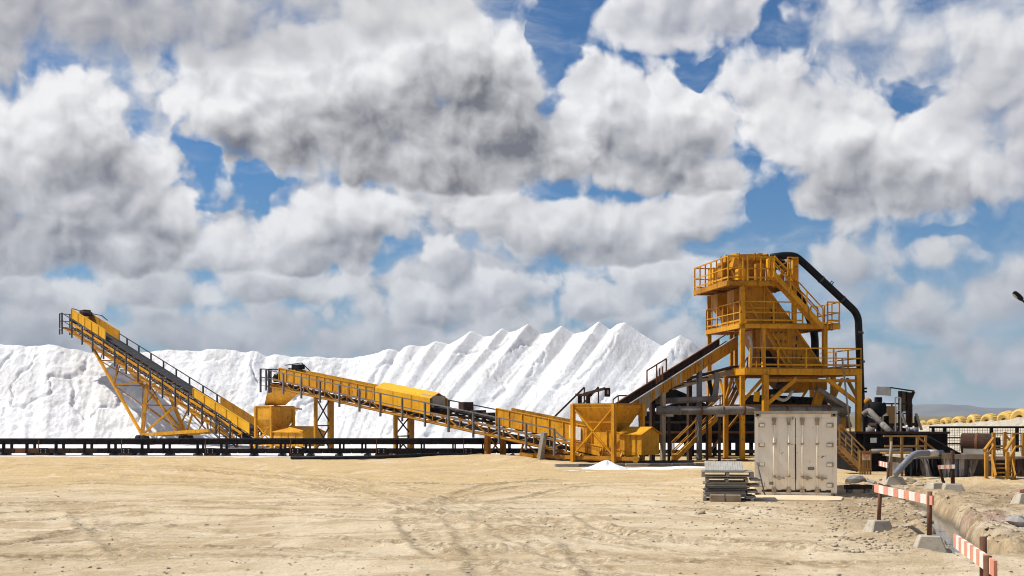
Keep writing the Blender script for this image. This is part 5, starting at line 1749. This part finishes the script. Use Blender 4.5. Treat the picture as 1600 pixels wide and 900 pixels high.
def make_pumps():
    Yn = 57.5
    root = thing('slurry_pump', V((*P(1366, 640, Yn).xy, 0)), 'black slurry pump behind the foot of the black pipe', 'pump')
    c = P(1368, 640, Yn)
    tube('casing', M['black'], root, [c - V((.0, .35, 0)), c + V((0, .35, 0))], .38, 16)
    tube('motor', M['black'], root, [c + V((-.5, 0, .05)), c + V((.45, 0, .05))], .24, 14)
    for k_ in range(6):
        q = c + V((-.4 + .16 * k_, 0, .05))
        tube('cooling_fin', M['black'], root, [q - V((.02, 0, 0)), q + V((.02, 0, 0))], .29, 14)
    box('terminal_box', M['black'], root, c + V((.1, -.1, .45)), (.3, .3, .28), bevel=.03)
    tube('belt_guard', M['yellow_dirty'], root, [P(1356, 627, Yn + .3) - V((0, .15, 0)), P(1356, 627, Yn + .3) + V((0, .15, 0))], .15, 14)
    for dx_ in (-.5, .5):
        p = V((c.x + dx_, c.y, 0))
        beam('stand', M['black'], root, p, p + Z * (c.z - .3), .2, .2)
    root = thing('suction_pipe', V((*P(1365, 660, 55.5).xy, 0)), 'pale elbow pipe beside the foot of the black pipe', 'pipe')
    tube('pipe_run', M['pipe_grey'], root, bent([P(1349, 648, 56), P(1358, 641, 56), P(1366, 650, 55.6), P(1380, 664, 55)], .5, 6), .14, 14)
    tube('pipe_tail', M['pipe_grey'], root, [P(1379, 663, 55), P(1392, 676, 54.2)], .14, 14)
    tube('pipe_post', M['pipe_grey'], root, [P(1360, 668, 54), P(1360, 680, 54)], .2, 12)
    beam('stand', M['black'], root, V((*P(1372, 660, 55.4).xy, 0)), P(1372, 662, 55.4), .15, .15)
    root = thing('gate_valve', V((*P(1429, 672, 54.2).xy, 0)), 'pale blue-grey gate valve on top of the sump', 'valve')
    c = P(1429, 672, 54.2)
    zt = P(1390, 676, 53.6).z
    tube('body', M['pipe_blue'], root, [V((c.x, c.y, zt - .02)), c + Z * .05], .12, 12)
    tube('spool', M['galv'], root, [c + V((-.30, 0, .03)), c + V((.12, 0, .03))], .09, 12)
    tube('flange', M['galv'], root, [c + V((-.33, 0, .03)), c + V((-.29, 0, .03))], .14, 12)
    tube('hand_wheel', M['paper'], root, [c + V((-.38, 0, .14)), c + V((-.32, 0, .14))], .09, 12)
make_pumps()

# ------------------------------------------------------------------ berm with half-buried yellow tyres
TYRES = [(1441, 664.5, 108, .55), (1459, 664, 103, .62), (1480, 662.5, 98, .62), (1500, 661, 93, .62), (1523, 660, 88, .68), (1547, 658.5, 84, .68), (1575, 656.5, 79, .72), (1598, 654.5, 75.5, .74), (1627, 652, 72, .74)]

def make_berm():
    pts = [P(px, py, Y) for px, py, Y, r in TYRES]
    pts = [P(1380, 667, 122), P(1415, 666, 114)] + pts + [P(1690, 650, 66), P(1800, 650, 58)]
    s_ = np.linspace(0, len(pts) - 1, 260)
    cx = np.interp(s_, range(len(pts)), [p.x for p in pts])
    cy = np.interp(s_, range(len(pts)), [p.y for p in pts])
    cz = np.interp(s_, range(len(pts)), [p.z for p in pts])
    w = np.concatenate([np.linspace(-5.5, 4.5, 70)])
    tx, ty = np.gradient(cx), np.gradient(cy)
    ln = np.hypot(tx, ty); nx, ny = -ty / ln, tx / ln
    sg = np.where(ny < 0, -1, 1)
    X = cx[:, None] + nx[:, None] * sg[:, None] * w[None, :]
    Y_ = cy[:, None] + ny[:, None] * sg[:, None] * w[None, :]
    prof = np.clip(1 - np.maximum(np.abs(w) - .7, 0) / 3.6, 0, 1)
    prof = prof * prof * (3 - 2 * prof)
    z = cz[:, None] * prof[None, :] + (.22 * fbm(X / .9, Y_ / .9, 4, 81, .6) * sstep(.2, 1.2, np.abs(w))[None, :] + .06 * fbm(X / .3, Y_ / .3, 3, 82)) * (prof[None, :] > .02) - .06
    m, nt, b = material('berm_rubble')
    p = wpos(nt)
    n1 = nt.noise(p, 1.4, 6, .65)
    n2 = nt.noise(p, 9.0, 5, .7)
    c = nt.mix(nt.ramp(n1, .38, .64), c4((.40, .345, .265)), c4((.52, .47, .38)))
    c = nt.mix(nt.m('MULTIPLY', nt.ramp(n2, .52, .68), .6), c, c4((.16, .13, .10)))
    nt.l.new(c, b.inputs['Base Color']); b.inputs['Roughness'].default_value = 1
    bump(nt, b, n2, .8, .12)
    o = grid_mesh('berm', X, Y_, z, m)
    tag(o, 'grey rubble bank behind the mesh fence', kind='structure')
make_berm()

def make_tyres():
    n, k_ = 44, 12
    R0, r_in = 1.0, .46
    prof = [(.42, -.30), (.74, -.36), (.92, -.31), (1.0, -.20), (1.0, .20), (.92, .31), (.74, .36), (.42, .30), (.38, .24), (.55, .20), (.55, -.20), (.38, -.24)]
    pts, fs = [], []
    for i in range(n):
        a = 2 * math.pi * i / n
        for j, (rr, w) in enumerate(prof):
            bumpy = .05 if (j in (3, 4) and i % 2 == 0) else 0
            pts.append(V((w, (rr - bumpy) * math.cos(a), (rr - bumpy) * math.sin(a))))
    m_ = len(prof)
    for i in range(n):
        for j in range(m_):
            fs.append((i * m_ + j, i * m_ + (j + 1) % m_, ((i + 1) % n) * m_ + (j + 1) % m_, ((i + 1) % n) * m_ + j))
    proto = MB().add(pts, fs).build('half_buried_tyre', M['tyre'])
    words = ('leftmost small one by the shelter', 'second from the left', 'third from the left', 'fourth from the left', 'fifth from the left', 'sixth from the left', 'tallest, before the one at the picture edge', 'cut by the right picture edge')
    rnd = random.Random(9)
    for i, (px, py, Y, r) in enumerate(TYRES[:8]):
        o = proto if i == 0 else proto.copy()
        if i:
            col.objects.link(o)
        o.location = P(px, py + 1, Y)
        f_ = rnd.uniform(.9, 1.08)
        o.scale = (r * 1.7 * rnd.uniform(.85, 1.1), r * .95 * f_, r * .95 * rnd.uniform(.88, 1.05))
        o.rotation_euler = (rnd.uniform(-.1, .1), rnd.uniform(-.22, .22), R(20 + rnd.uniform(-8, 8)))
        tag(o, 'yellow tyre half buried on the bank, ' + words[i], 'tyre', 'yellow tyres on the bank')
make_tyres()

def make_lamp():
    Yn = 62.0
    root = thing('street_lamp', V((*P(1655, 700, Yn).xy, 0)), 'dark street lamp head reaching in from the right picture edge', 'street lamp')
    D = M['black']
    a, b = P(1583.5, 456.5, Yn), P(1597.5, 469, Yn)
    d = (b - a).normalized(); up = V((-d.z, 0, d.x)); up = up if up.z > 0 else -up
    dp = V((0, 1, 0))
    def ring(t_, w, h):
        c = a.lerp(b, t_)
        return [c - dp * w - up * h * .3, c - dp * w * .6 - up * h * .8, c + dp * w * .6 - up * h * .8, c + dp * w - up * h * .3, c + dp * w * .6 + up * h, c - dp * w * .6 + up * h]
    rings = [ring(0, .06, .06), ring(.08, .12, .11), ring(.5, .16, .13), ring(.85, .12, .11), ring(1.0, .06, .08)]
    mb = MB()
    for p, q in zip(rings[:-1], rings[1:]):
        mb.loft(p, q, caps=False)
    hd = mb.build('lamp_head', D, root)
    lc = a.lerp(b, .33) - up * .10
    box('lens', M['galv'], hd, lc, (.24, .2, .05), (d, dp, up))
    pole = P(1655, 700, Yn)
    top = P(1655, 515, Yn)
    tube('arm', D, root, bent([b - d * .05, P(1620, 492, Yn), top - Z * .4, top - Z * 1.5], 1.0, 6), .05, 10)
    tube('pole', D, root, [V((pole.x, pole.y, 0)), top - Z * 1.2], .09, 12)
make_lamp()

# ------------------------------------------------------------------ shipping container
def make_container():
    ang = R(-13)
    X_, Y2 = V((math.cos(ang), math.sin(ang), 0)), V((-math.sin(ang), math.cos(ang), 0))
    fc = V(((1243 - 800) / FOC * 37.1, 37.1, 0))
    w, h, dpt = 2.44, 2.56, 6.06
    def C(x, y, z):
        return fc + X_ * x + Y2 * y + Z * z
    ax = (X_, Y2, Z)
    root = thing('shipping_container', fc, 'white shipping container with rust-stained closed double doors', 'container')
    m, nt, b = material('container_white')
    p = wpos(nt)
    n1 = nt.noise(nt.v('MULTIPLY', p, (7, 7, .8)), 1.0, 5, .65)
    n2 = nt.noise(p, 6.0, 6, .7)
    c = nt.mix(nt.ramp(nt.noise(p, 1.1, 4, .6), .35, .65), c4((.93, .84, .68)), c4((.88, .78, .62)))
    c = nt.mix(nt.m('MULTIPLY', nt.ramp(n1, .58, .76), .55), c, c4((.30, .16, .075)))
    c = nt.mix(nt.ramp(n2, .635, .70), c, c4((.13, .06, .03)))
    nt.l.new(c, b.inputs['Base Color']); b.inputs['Roughness'].default_value = .55
    bump(nt, b, n2, .12, .02)
    M['container'] = m
    m2 = weathered('container_rusty_fittings', (.50, .43, .34), (.34, .25, .16), (.14, .06, .03), .9, .8, scale=5, spots=.7)
    M['fitting'] = m2
    # side walls with corrugation, roof, floor, back
    for sg in (-1, 1):
        n = 20
        mb = MB()
        pts = []
        for i in range(n * 4 + 1):
            t_ = .16 + (dpt - .3) * i / (n * 4)
            off = (w / 2 - .01) - (.035 if (i // 2) % 2 else 0)
            pts.append((t_, off))
        vs_ = []
        for t_, o in pts:
            vs_ += [C(sg * o, t_, .14), C(sg * o, t_, h - .10), C(sg * (o - .03), t_, .14), C(sg * (o - .03), t_, h - .10)]
        fs = []
        for i in range(len(pts) - 1):
            a = i * 4; b_ = a + 4
            fs += [(a, b_, b_ + 1, a + 1), (a + 2, a + 3, b_ + 3, b_ + 2)]
        mb.add(vs_, fs).build('side_wall', m, root)
        for z, hh in ((.07, .15), (h - .05, .1)):
            beam('side_rail', m, root, C(sg * (w / 2 - .04), .1, z), C(sg * (w / 2 - .04), dpt, z), .08, hh)
        for y in (.06, dpt - .06):
            beam('corner_post', m, root, C(sg * (w / 2 - .055), y, 0.0), C(sg * (w / 2 - .055), y, h), .11, .12, up=X_)
    MB().box(C(0, dpt / 2, h - .03), (w - .12, dpt - .1, .03), ax).build('roof', m, root)
    MB().box(C(0, dpt / 2, .12), (w - .1, dpt - .1, .06), ax).build('floor', M['wood'], root)
    MB().box(C(0, dpt - .05, h / 2), (w - .24, .04, h - .2), ax).build('end_wall', m, root)
    # front frame
    beam('header', M['concrete'], root, C(-w / 2 - .015, .02, h + .012), C(w / 2 + .015, .02, h + .012), .20, .085)
    beam('door_header', m, root, C(-w / 2 + .11, .06, h - .095), C(w / 2 - .11, .06, h - .095), .12, .12)
    beam('door_sill', m, root, C(-w / 2 + .11, .06, .075), C(w / 2 - .11, .06, .075), .12, .12)
    for sx in (-1, 1):
        for z in (.06, h - .065):
            cc = box('corner_casting', M['fitting'], root, C(sx * (w / 2 - .085), .045, z), (.18, .14, .12), ax, .012)
            box('casting_hole', M['black'], cc, C(sx * (w / 2 - .085), -.028, z), (.08, .012, .05), ax)
    # doors
    for sx in (-1, 1):
        dc = sx * (w / 4 - .05)
        d = box('door', m, root, C(sx * .556, .035, h / 2 - .01), (1.10, .05, h - .30), ax, .008)
        box('door_gasket', M['black'], d, C(sx * .012, .03, h / 2), (.012, .03, h - .34), ax)
        for lx in (.20, .64):
            x = sx * lx
            r = tube('lock_rod', m, d, [C(x, -.035, .12), C(x, -.035, h - .15)], .019, 8)
            for z in (.22, .62, 1.62, 2.26):
                box('rod_guide', M['fitting'], d, C(x, -.028, z), (.10, .06, .06 if .5 < z < 2 else .16), ax, .008)
            box('cam_keeper', M['fitting'], d, C(x, -.032, .17), (.14, .07, .10), ax)
            box('cam_keeper', M['fitting'], d, C(x, -.032, h - .20), (.14, .07, .10), ax)
        for lx in ((.20, .64) if sx > 0 else (.20, .64)):
            x = sx * lx
            x2 = x + (.30 if sx > 0 else -.02) if lx == .20 else x + (.30 if sx > 0 else .32)
            if sx < 0 and lx == .20:
                continue
            beam('lock_handle', M['fitting'], d, C(x, -.055, .58), C(x2, -.055, .57), .025, .045)
            box('handle_hasp', M['fitting'], d, C((x + x2) / 2, -.05, .57), (.07, .05, .13), ax)
        for z in (.36, .98, 1.58, 2.18):
            hx = sx * (w / 2 - .20)
            hg = box('hinge', M['fitting'], d, C(hx, -.012, z), (.20, .035, .13), ax, .006)
            box('hinge_plate', m, hg, C(hx - sx * .02, -.034, z), (.13, .012, .08), ax)
    MB().prism([C(-.02, .004, 1.6), C(.012, .004, 1.6), C(.02, .004, .55), C(-.006, .004, .4)], Y2 * -.008).build('dark_streak', M['black'], root)
    for x, z, ww in ((-.70, .40, .16), (.46, .86, .19)):
        pl = box('data_plate', M['rail_grey'], root, C(x, -.0, z), (ww, .012, .085), ax)
        for k_ in range(3):
            box('plate_line', M['galv'], pl, C(x, -.008, z + .022 - .022 * k_), (ww * .8, .006, .007), ax)
    # scorched lower edge
    for k_ in range(14):
        x = -.95 + 1.9 * k_ / 13
        box('rust_patch', M['rust_dark'], root, C(x + .02, -.002, .165 + .012 * (k_ % 3)), (.15, .014, .05 + .02 * ((k_ * 7) % 3)), ax)
    tube('leaning_rod', M['rail_grey'], root, [C(-1.16, -.05, 1.05), C(-.90, -.22, .02)], .022, 8)
    # ramp of pale concrete before the doors
    r = thing('door_apron', C(0, -.9, 0), 'pale concrete apron on the ground before the container doors', 'slab')
    n = 18
    pts = []
    for i in range(n):
        a = 2 * math.pi * i / n
        x, y = 1.34 * max(-1, min(1, 1.25 * math.cos(a))), -1.0 + .98 * max(-1, min(1, 1.25 * math.sin(a)))
        x += .05 * math.sin(5 * a); y += .04 * math.sin(7 * a)
        pts.append((x, y))
    top = [C(x, y, .05 - .01 * (y < -.8)) for x, y in pts]
    bot = [C(x * 1.06, y - .05, -.25) for x, y in pts]
    mm = weathered('apron_concrete', (.60, .46, .29), (.64, .52, .36), (.42, .31, .19), .5, .95, scale=1.2, streak=False)
    MB().loft(bot, top).build('slab', mm, r)
make_container()

# ------------------------------------------------------------------ stack of pallets, planks and a steel plate
def make_stack():
    base = G(1137, 783)
    ang = R(-8)
    X_, Y2 = V((math.cos(ang), math.sin(ang), 0)), V((-math.sin(ang), math.cos(ang), 0))
    rnd = random.Random(21)
    g = 'pallets in the stack by the container'
    def pallet(z, w, d, label, off=(0, 0), tilt=0.0, rot=0.0, mat='wood_grey', gap=.075):
        c = base + X_ * off[0] + Y2 * off[1] + Z * z
        a = ang + rot
        x, y = V((math.cos(a), math.sin(a), tilt)), V((-math.sin(a), math.cos(a), 0))
        up = x.cross(y).normalized()
        root = thing('pallet', c, label, 'pallet', g)
        nb = 7
        for k_ in range(nb):
            t_ = -d / 2 + d * (k_ + .5) / nb
            box('deck_board', M[mat], root, c + y * t_ + up * (gap + .045), (w * rnd.uniform(.97, 1.0), d / nb * .74, .022), (x, y, up))
        for k_ in (-1, 0, 1):
            box('runner', M['wood_grey'], root, c + x * (k_ * (w / 2 - .05)) + up * (gap / 2 + .022), (.09, d * .98, gap), (x, y, up))
        for k_ in (-1, 0, 1):
            box('bottom_board', M[mat], root, c + y * (k_ * (d / 2 - .06)) + up * .011, (w, .10, .02), (x, y, up))
        return root
    pallet(0.0, 1.45, 1.2, 'grey pallet at the very bottom of the stack', (.02, .5), mat='wood_grey', gap=.09)
    z = .165
    names = ('first layer above the bottom pallet', 'second layer above the bottom pallet', 'third layer above the bottom pallet', 'fourth layer above the bottom pallet', 'fifth layer above the bottom pallet', 'sixth layer above the bottom pallet', 'seventh layer above the bottom pallet')
    for k_ in range(7):                                 # packs of boards, one on the other
        c = base + X_ * (.0 + rnd.uniform(-.05, .05)) + Y2 * (.5 + rnd.uniform(-.04, .04)) + Z * (z + .022)
        root = thing('board_layer', c, 'layer of grey boards, ' + names[k_], 'boards', 'board layers in the stack')
        n = 4
        for i in range(n):
            ln = 1.20 * rnd.uniform(.95, 1.04)
            box('board', M['wood_grey'] if rnd.random() < .55 else M['concrete_dark'], root, c + Y2 * (-.45 + .3 * i) + X_ * rnd.uniform(-.05, .05) - X_ * .05, (ln, .24, .038), (X_, Y2, Z))
        z += .052
    z = pallet_z = z + .005
    pallet(z, 1.22, 1.1, 'weathered narrow pallet in the upper half of the stack', (-.02, .5), mat='wood', gap=.07)
    z += .165
    pallet(z, 1.50, 1.15, 'wide pallet on top of the stack, under the steel plate', (.0, .5), mat='wood_grey', gap=.10)
    z += .19
    # loose planks at the side
    for k_ in range(4):
        c = base + X_ * (.66 + .05 * k_) + Y2 * (.45 + .1 * k_) + Z * (.10 + .17 * k_)
        o = MB().box(c, (.30, 1.0, .06), (X_, Y2, Z)).build('loose_plank', M['wood_grey'], org=c)
        tag(o, ('lowest', 'second lowest', 'third lowest', 'topmost')[k_] + ' short plank stuck out of the stack towards the container', 'plank', 'short planks beside the stack')
    # tilted checker plate
    c = base + X_ * -.10 + Y2 * .45 + Z * (z + .11)
    xx, yy = X_, (Y2 * .96 + Z * .26).normalized()
    up = xx.cross(yy)
    o = thing('steel_plate', c, 'tilted pale ribbed steel plate on top of the pallet stack', 'plate')
    box('sheet', M['grate'], o, c, (1.10, .85, .015), (xx, yy, up))
    for k_ in range(16):
        box('rib', M['grate'], o, c + xx * (-.52 + 1.04 * k_ / 15) + up * .012, (.02, .82, .012), (xx, yy, up))
    box('lip', M['grate'], o, c - yy * .43 - up * .03, (1.12, .02, .07), (xx, yy, up))
    box('prop', M['wood_grey'], o, c + yy * .35 - up * .11, (1.0, .1, .12), (X_, Y2, Z))
    # two blocks at the foot
    for k_, wd in enumerate(('left', 'right')):
        c = base + X_ * (-.30 + .45 * k_) + Y2 * -.22 + Z * .10
        o = MB().box(c, (.43, .22, .20), (X_, Y2, Z)).build('brick_block', M['wood'], org=c, bevel=.015)
        tag(o, wd + ' of two brown blocks at the foot of the stack', 'block', 'blocks at the foot of the stack')
make_stack()

# ------------------------------------------------------------------ rocks, footings, barriers
def rock_mesh(name, seed, sub=2, flat=.6, rough=.28):
    bm = bmesh.new()
    bmesh.ops.create_icosphere(bm, subdivisions=sub, radius=1.0)
    rr = random.Random(seed)
    ph = [V((rr.uniform(-1, 1), rr.uniform(-1, 1), rr.uniform(-1, 1))).normalized() for _ in range(9)]
    for v in bm.verts:
        d = 1.0
        for p_ in ph:
            t_ = v.co.dot(p_)
            if t_ > .55:
                d -= (t_ - .55) * rough * 2.2
        d += rr.uniform(-.05, .05)
        v.co = v.co * d
        v.co.z = max(v.co.z * flat, -.35)
    me = bpy.data.meshes.new(name)
    bm.to_mesh(me); bm.free()
    return me

def ground_at(x, y):
    return float(ground_h(np.array([x]), np.array([y]), False)[0])

mat_rock = weathered('rubble_stone', (.34, .275, .195), (.44, .365, .265), (.17, .13, .09), .7, .95, scale=4, streak=False)
mat_rock_g = weathered('grey_stone', (.22, .21, .20), (.32, .30, .28), (.12, .105, .09), .7, .95, scale=4, streak=False)

def rocks():
    meshes = [rock_mesh('rock', s) for s in range(6)]
    spots = [(1336, 757, .42, 'g', 'grey rock on the sand right of the container'), (1361, 757.5, .26, 'g', 'smaller grey rock beside the leaning striped stake'),
             (1421, 757.5, .26, 'd', 'brown clod at the ditch head behind the striped plank'), (1437, 759, .24, 'd', 'brown clod at the ditch edge left of the broken barrier'),
             (1597, 829, .42, 'g', 'grey boulder at the right picture edge'), (1428, 776, .20, 'd', 'small stone on the left lip of the ditch'),
             (1415, 770, .15, 'd', 'pebbly clod under the middle of the striped plank'), (1446, 826, .20, 'd', 'clod on the ditch bank beside the right stake'),
             (1097, 803, .16, 'd', 'lone dark clod on the sand left of the apron'), (1442, 808, .22, 'd', 'larger clod overhanging the water')]
    for i, (px, py, r, kind, label) in enumerate(spots):
        p = G(px, py)
        me = meshes[i % 6].copy()
        me.materials.clear(); me.materials.append(mat_rock_g if kind == 'g' else mat_rock)
        o = bpy.data.objects.new('rock', me)
        col.objects.link(o)
        zz = ground_at(p.x, p.y)
        o.location = (p.x, p.y, zz + r * .10)
        o.scale = (r * 1.25, r, r)
        o.rotation_euler = (0, 0, i * 1.3)
        tag(o, label, 'rock', 'loose rocks')
rocks()

def pebbles():
    """small stones strewn over the yard, far too many to count"""
    r = np.random.default_rng(5)
    base = rock_mesh('pebble', 40, 1)
    bv = np.array([v.co[:] for v in base.vertices]); bf = np.array([p.vertices[:] for p in base.polygons])
    xs, ys, rs = [], [], []
    def put(n, px0, px1, py0, py1, r0, r1, pw=3.0):
        px = r.uniform(px0, px1, n); py = r.uniform(py0, py1, n)
        Y = CAM_H * FOC / (py - HOR)
        xs.append((px - 800) / FOC * Y); ys.append(Y); rs.append(r0 + (r1 - r0) * r.random(n) ** pw)
    put(5000, -20, 1620, 735, 905, .008, .045, 5)
    put(1500, 820, 1330, 755, 850, .012, .06, 4)
    put(2300, 1300, 1450, 775, 868, .010, .085, 6)
    put(1300, 1450, 1610, 770, 868, .010, .085, 6)
    put(420, 1330, 1480, 752, 800, .02, .12, 3)
    put(350, 1080, 1330, 776, 815, .015, .08, 3)
    put(60, -20, 1620, 740, 900, .04, .07, 2)
    xs, ys, rs = np.concatenate(xs), np.concatenate(ys), np.concatenate(rs)
    d, _ = ditch_dist(xs, ys)
    keep = (d > .45) & (vnoise(xs / .9, ys / .9, 91) + .35 * r.random(len(xs)) > .42)
    keep &= ~((np.abs(xs - 8.7) < 1.5) & (np.abs(ys - 36.6) < 1.7))
    xs, ys, rs = xs[keep], ys[keep], rs[keep]
    zs = ground_h(xs, ys, False)
    n = len(xs)
    a = r.uniform(0, 6.28, n)
    sx = rs * r.uniform(.8, 1.5, n); sy = rs * r.uniform(.7, 1.1, n); sz = rs * r.uniform(.7, 1.1, n)
    co = np.empty((n, len(bv), 3))
    X = bv[None, :, 0] * sx[:, None]; Y = bv[None, :, 1] * sy[:, None]
    co[..., 0] = X * np.cos(a)[:, None] - Y * np.sin(a)[:, None] + xs[:, None]
    co[..., 1] = X * np.sin(a)[:, None] + Y * np.cos(a)[:, None] + ys[:, None]
    co[..., 2] = bv[None, :, 2] * sz[:, None] + zs[:, None] + (rs * .2)[:, None]
    f = (bf[None] + (np.arange(n) * len(bv))[:, None, None]).reshape(-1, 3)
    me = bpy.data.meshes.new('pebbles')
    co = co.reshape(-1, 3)
    me.vertices.add(len(co)); me.vertices.foreach_set('co', co.ravel().astype(np.float32))
    me.loops.add(f.size); me.loops.foreach_set('vertex_index', f.ravel().astype(np.int32))
    me.polygons.add(len(f))
    me.polygons.foreach_set('loop_start', (np.arange(len(f)) * 3).astype(np.int32))
    me.polygons.foreach_set('loop_total', np.full(len(f), 3, np.int32))
    me.update(); me.validate()
    me.materials.append(mat_rock)
    o = bpy.data.objects.new('pebbles', me)
    col.objects.link(o)
    tag(o, 'small stones strewn over the sandy yard', 'pebbles', kind='stuff')
pebbles()

def footing(parent, c, w, d, h, rot, mat=None):
    """truncated concrete block"""
    x, y = V((math.cos(rot), math.sin(rot), 0)), V((-math.sin(rot), math.cos(rot), 0))
    r0 = [c + x * a * w / 2 + y * b * d / 2 - Z * .06 for a, b in ((-1, -1), (1, -1), (1, 1), (-1, 1))]
    r1 = [c + x * a * w * .30 + y * b * d * .30 + Z * h for a, b in ((-1, -1), (1, -1), (1, 1), (-1, 1))]
    return MB().loft(r0, r1).build('footing', mat or M['concrete'], parent, bevel=.02)

def stripes(root, a, b, w, thick, n, first='orange'):
    """plank of painted fields, each its own piece"""
    pl = None
    for k_ in range(n):
        p, q = a.lerp(b, k_ / n), a.lerp(b, (k_ + 1) / n)
        m_ = M['orange'] if (k_ % 2 == 0) == (first == 'orange') else M['white']
        beam('stripe', m_, root, p, q, thick, w)

def make_barriers():
    g = 'striped barriers at the ditch'
    # the near-left one, complete
    p0, p1 = G(1373, 836), G(1452, 862)
    root = thing('striped_barrier', (p0 + p1) / 2, 'orange and white striped plank on two stakes in concrete blocks', 'barrier', g)
    z0, z1 = ground_at(p0.x, p0.y), ground_at(p1.x, p1.y)
    p0.z, p1.z = z0, z1
    footing(root, p0, .58, .46, .25, R(12)); footing(root, p1, .60, .46, .26, R(-10))
    t0, t1 = P(1376, 756, p0.y), P(1453, 768, p1.y)
    tube('stake', M['stake'], root, [p0 + Z * .2, t0], .042, 9)
    tube('stake', M['stake'], root, [p1 + Z * .2, t1], .045, 9)
    a, b = P(1365.5, 762.5, p0.y + .35), P(1456, 782, p1.y - .12)
    off = V((0, -.07, 0))
    stripes(root, a + off, b + off, .165, .035, 11)
    # the one in the corner
    q0, q1 = V((5.57, 14.8, 0)), V((4.93, 12.25, 0))
    root = thing('striped_barrier', (q0 + q1) / 2, 'striped plank barrier cut by the lower right picture corner', 'barrier', g)
    for q in (q0 + V((.03, -.35, 0)), q1 + V((-.04, .25, 0))):
        q.z = ground_at(q.x, q.y)
        footing(root, q, .7, .55, .28, R(30))
        tube('stake', M['stake'], root, [q + Z * .2, V((q.x, q.y, 1.05))], .042, 9)
    a, b = P(1499.5, 844.5, 15.0), P(1565, 889, 12.2)
    stripes(root, a + V((-.06, 0, 0)), b + V((-.06, 0, 0)), .165, .035, 13)
    # leaning stake seen end-on
    p = G(1391, 759)
    p.z = ground_at(p.x, p.y)
    root = thing('striped_barrier', p, 'striped plank seen end-on between a dark stake and a pale stake', 'barrier', g)
    footing(root, p + V((.15, .1, 0)), .85, .6, .28, R(5))
    tube('stake', M['stake'], root, [p + V((-.1, -.05, .1)), P(1388, 722, p.y)], .05, 9)
    tube('stake', M['wood'], root, [p + V((.03, .3, .1)), P(1393, 690, p.y + .3)], .045, 9)
    a = P(1387, 727, p.y - .1)
    stripes(root, a, a + V((.22, 1.7, .0)), .18, .04, 6, 'white')
    # broken one by the slab
    p = G(1488, 770)
    p.z = ground_at(p.x, p.y)
    root = thing('striped_barrier', p, 'small faded striped plank between a leaning stake and an upright one', 'barrier', g)
    footing(root, p + V((0, 0, 0)), .80, .62, .29, R(-6)); footing(root, p + V((-.42, .35, 0)), .7, .6, .3, R(20))
    tube('stake', M['rust_dark'], root, [p + V((.02, 0, .1)), P(1488, 704, p.y)], .065, 9)
    tube('stake', M['rust_dark'], root, [P(1475, 757, p.y + .35), P(1467, 727, p.y + .3)], .05, 9)
    stripes(root, P(1466, 730, p.y + .2), P(1492, 729, p.y - .1), .13, .03, 6, 'orange')
    # end of another at the right edge
    p = G(1603, 790)
    p.z = ground_at(p.x, p.y)
    root = thing('striped_barrier', p, 'dark stake with an orange plank end at the right picture edge', 'barrier', g)
    footing(root, p, .7, .6, .3, 0)
    tube('stake', M['rust_dark'], root, [p, P(1600, 768, p.y)], .06, 9)
    stripes(root, P(1593, 769, p.y - .1), P(1640, 762, p.y + .2), .14, .04, 6)
make_barriers()

def make_timber():
    p = G(1341, 770.5)
    p.z = ground_at(p.x, p.y)
    root = thing('timber_bench', p, 'short dark timber on two blocks in the container shadow', 'timber')
    beam('beam', M['rust_dark'], root, p + V((-.42, 0, .19)), p + V((.42, .05, .19)), .2, .14)
    for dx_ in (-.28, .28):
        box('block', M['concrete_dark'], root, p + V((dx_, .02, .04)), (.16, .2, .2))
make_timber()

# salt and clutter along the foot of the machines
small_heap('salt_heap', G(948, 733.5), 1.05, .8, .42, 'small white heap of spilt salt before the right hopper', 1)
small_heap('salt_heap', G(1020, 733), 1.6, .45, .10, 'flat white spill of salt right of the small heap', 2)
small_heap('salt_heap', G(888, 737), 1.4, .5, .06, 'thin scatter of salt left of the small heap', 3)
small_heap('salt_heap', G(1072, 731), 1.9, .45, .09, 'flat white spill of salt below the yellow stair', 4)

def make_kerb():
    a, b = G(866, 730), G(1120, 728)
    root = thing('kerb', (a + b) / 2, 'low grey timber and concrete kerb at the foot of the right hopper', 'kerb')
    n = 7
    for k_ in range(n):
        p, q = a.lerp(b, k_ / n + .004), a.lerp(b, (k_ + 1) / n - .004)
        beam('sleeper', M['wood_grey'] if k_ in (0, 3) else M['concrete_dark'], root, p + Z * .06, q + Z * .06, .28, .18)
make_kerb()
def make_puddle_mat():
    a = [G(975, 727), G(1075, 727), G(1085, 721), G(985, 721)]
    o = MB().prism([p + Z * .012 for p in a], (0, 0, .05)).build('rubber_mat', M['black'], org=a[0])
    tag(o, 'flat black mat on the ground under the hopper end', 'mat')
make_puddle_mat()

# ------------------------------------------------------------------ air
def make_haze():
    m = bpy.data.materials.new('thin_haze')
    m.use_nodes = True
    nt = NT(m.node_tree)
    nt.n.clear()
    pv = nt.new('ShaderNodeVolumePrincipled')
    pv.inputs['Color'].default_value = (.80, .88, 1.0, 1)
    pv.inputs['Density'].default_value = 1.1e-4
    pv.inputs['Anisotropy'].default_value = .2
    out = nt.new('ShaderNodeOutputMaterial')
    nt.l.new(pv.outputs[0], out.inputs['Volume'])
    o = MB().box((0, 4300, 30), (19000, 9800, 70)).build('haze', m)
    tag(o, 'thin bluish air over the whole place', kind='stuff')
make_haze()
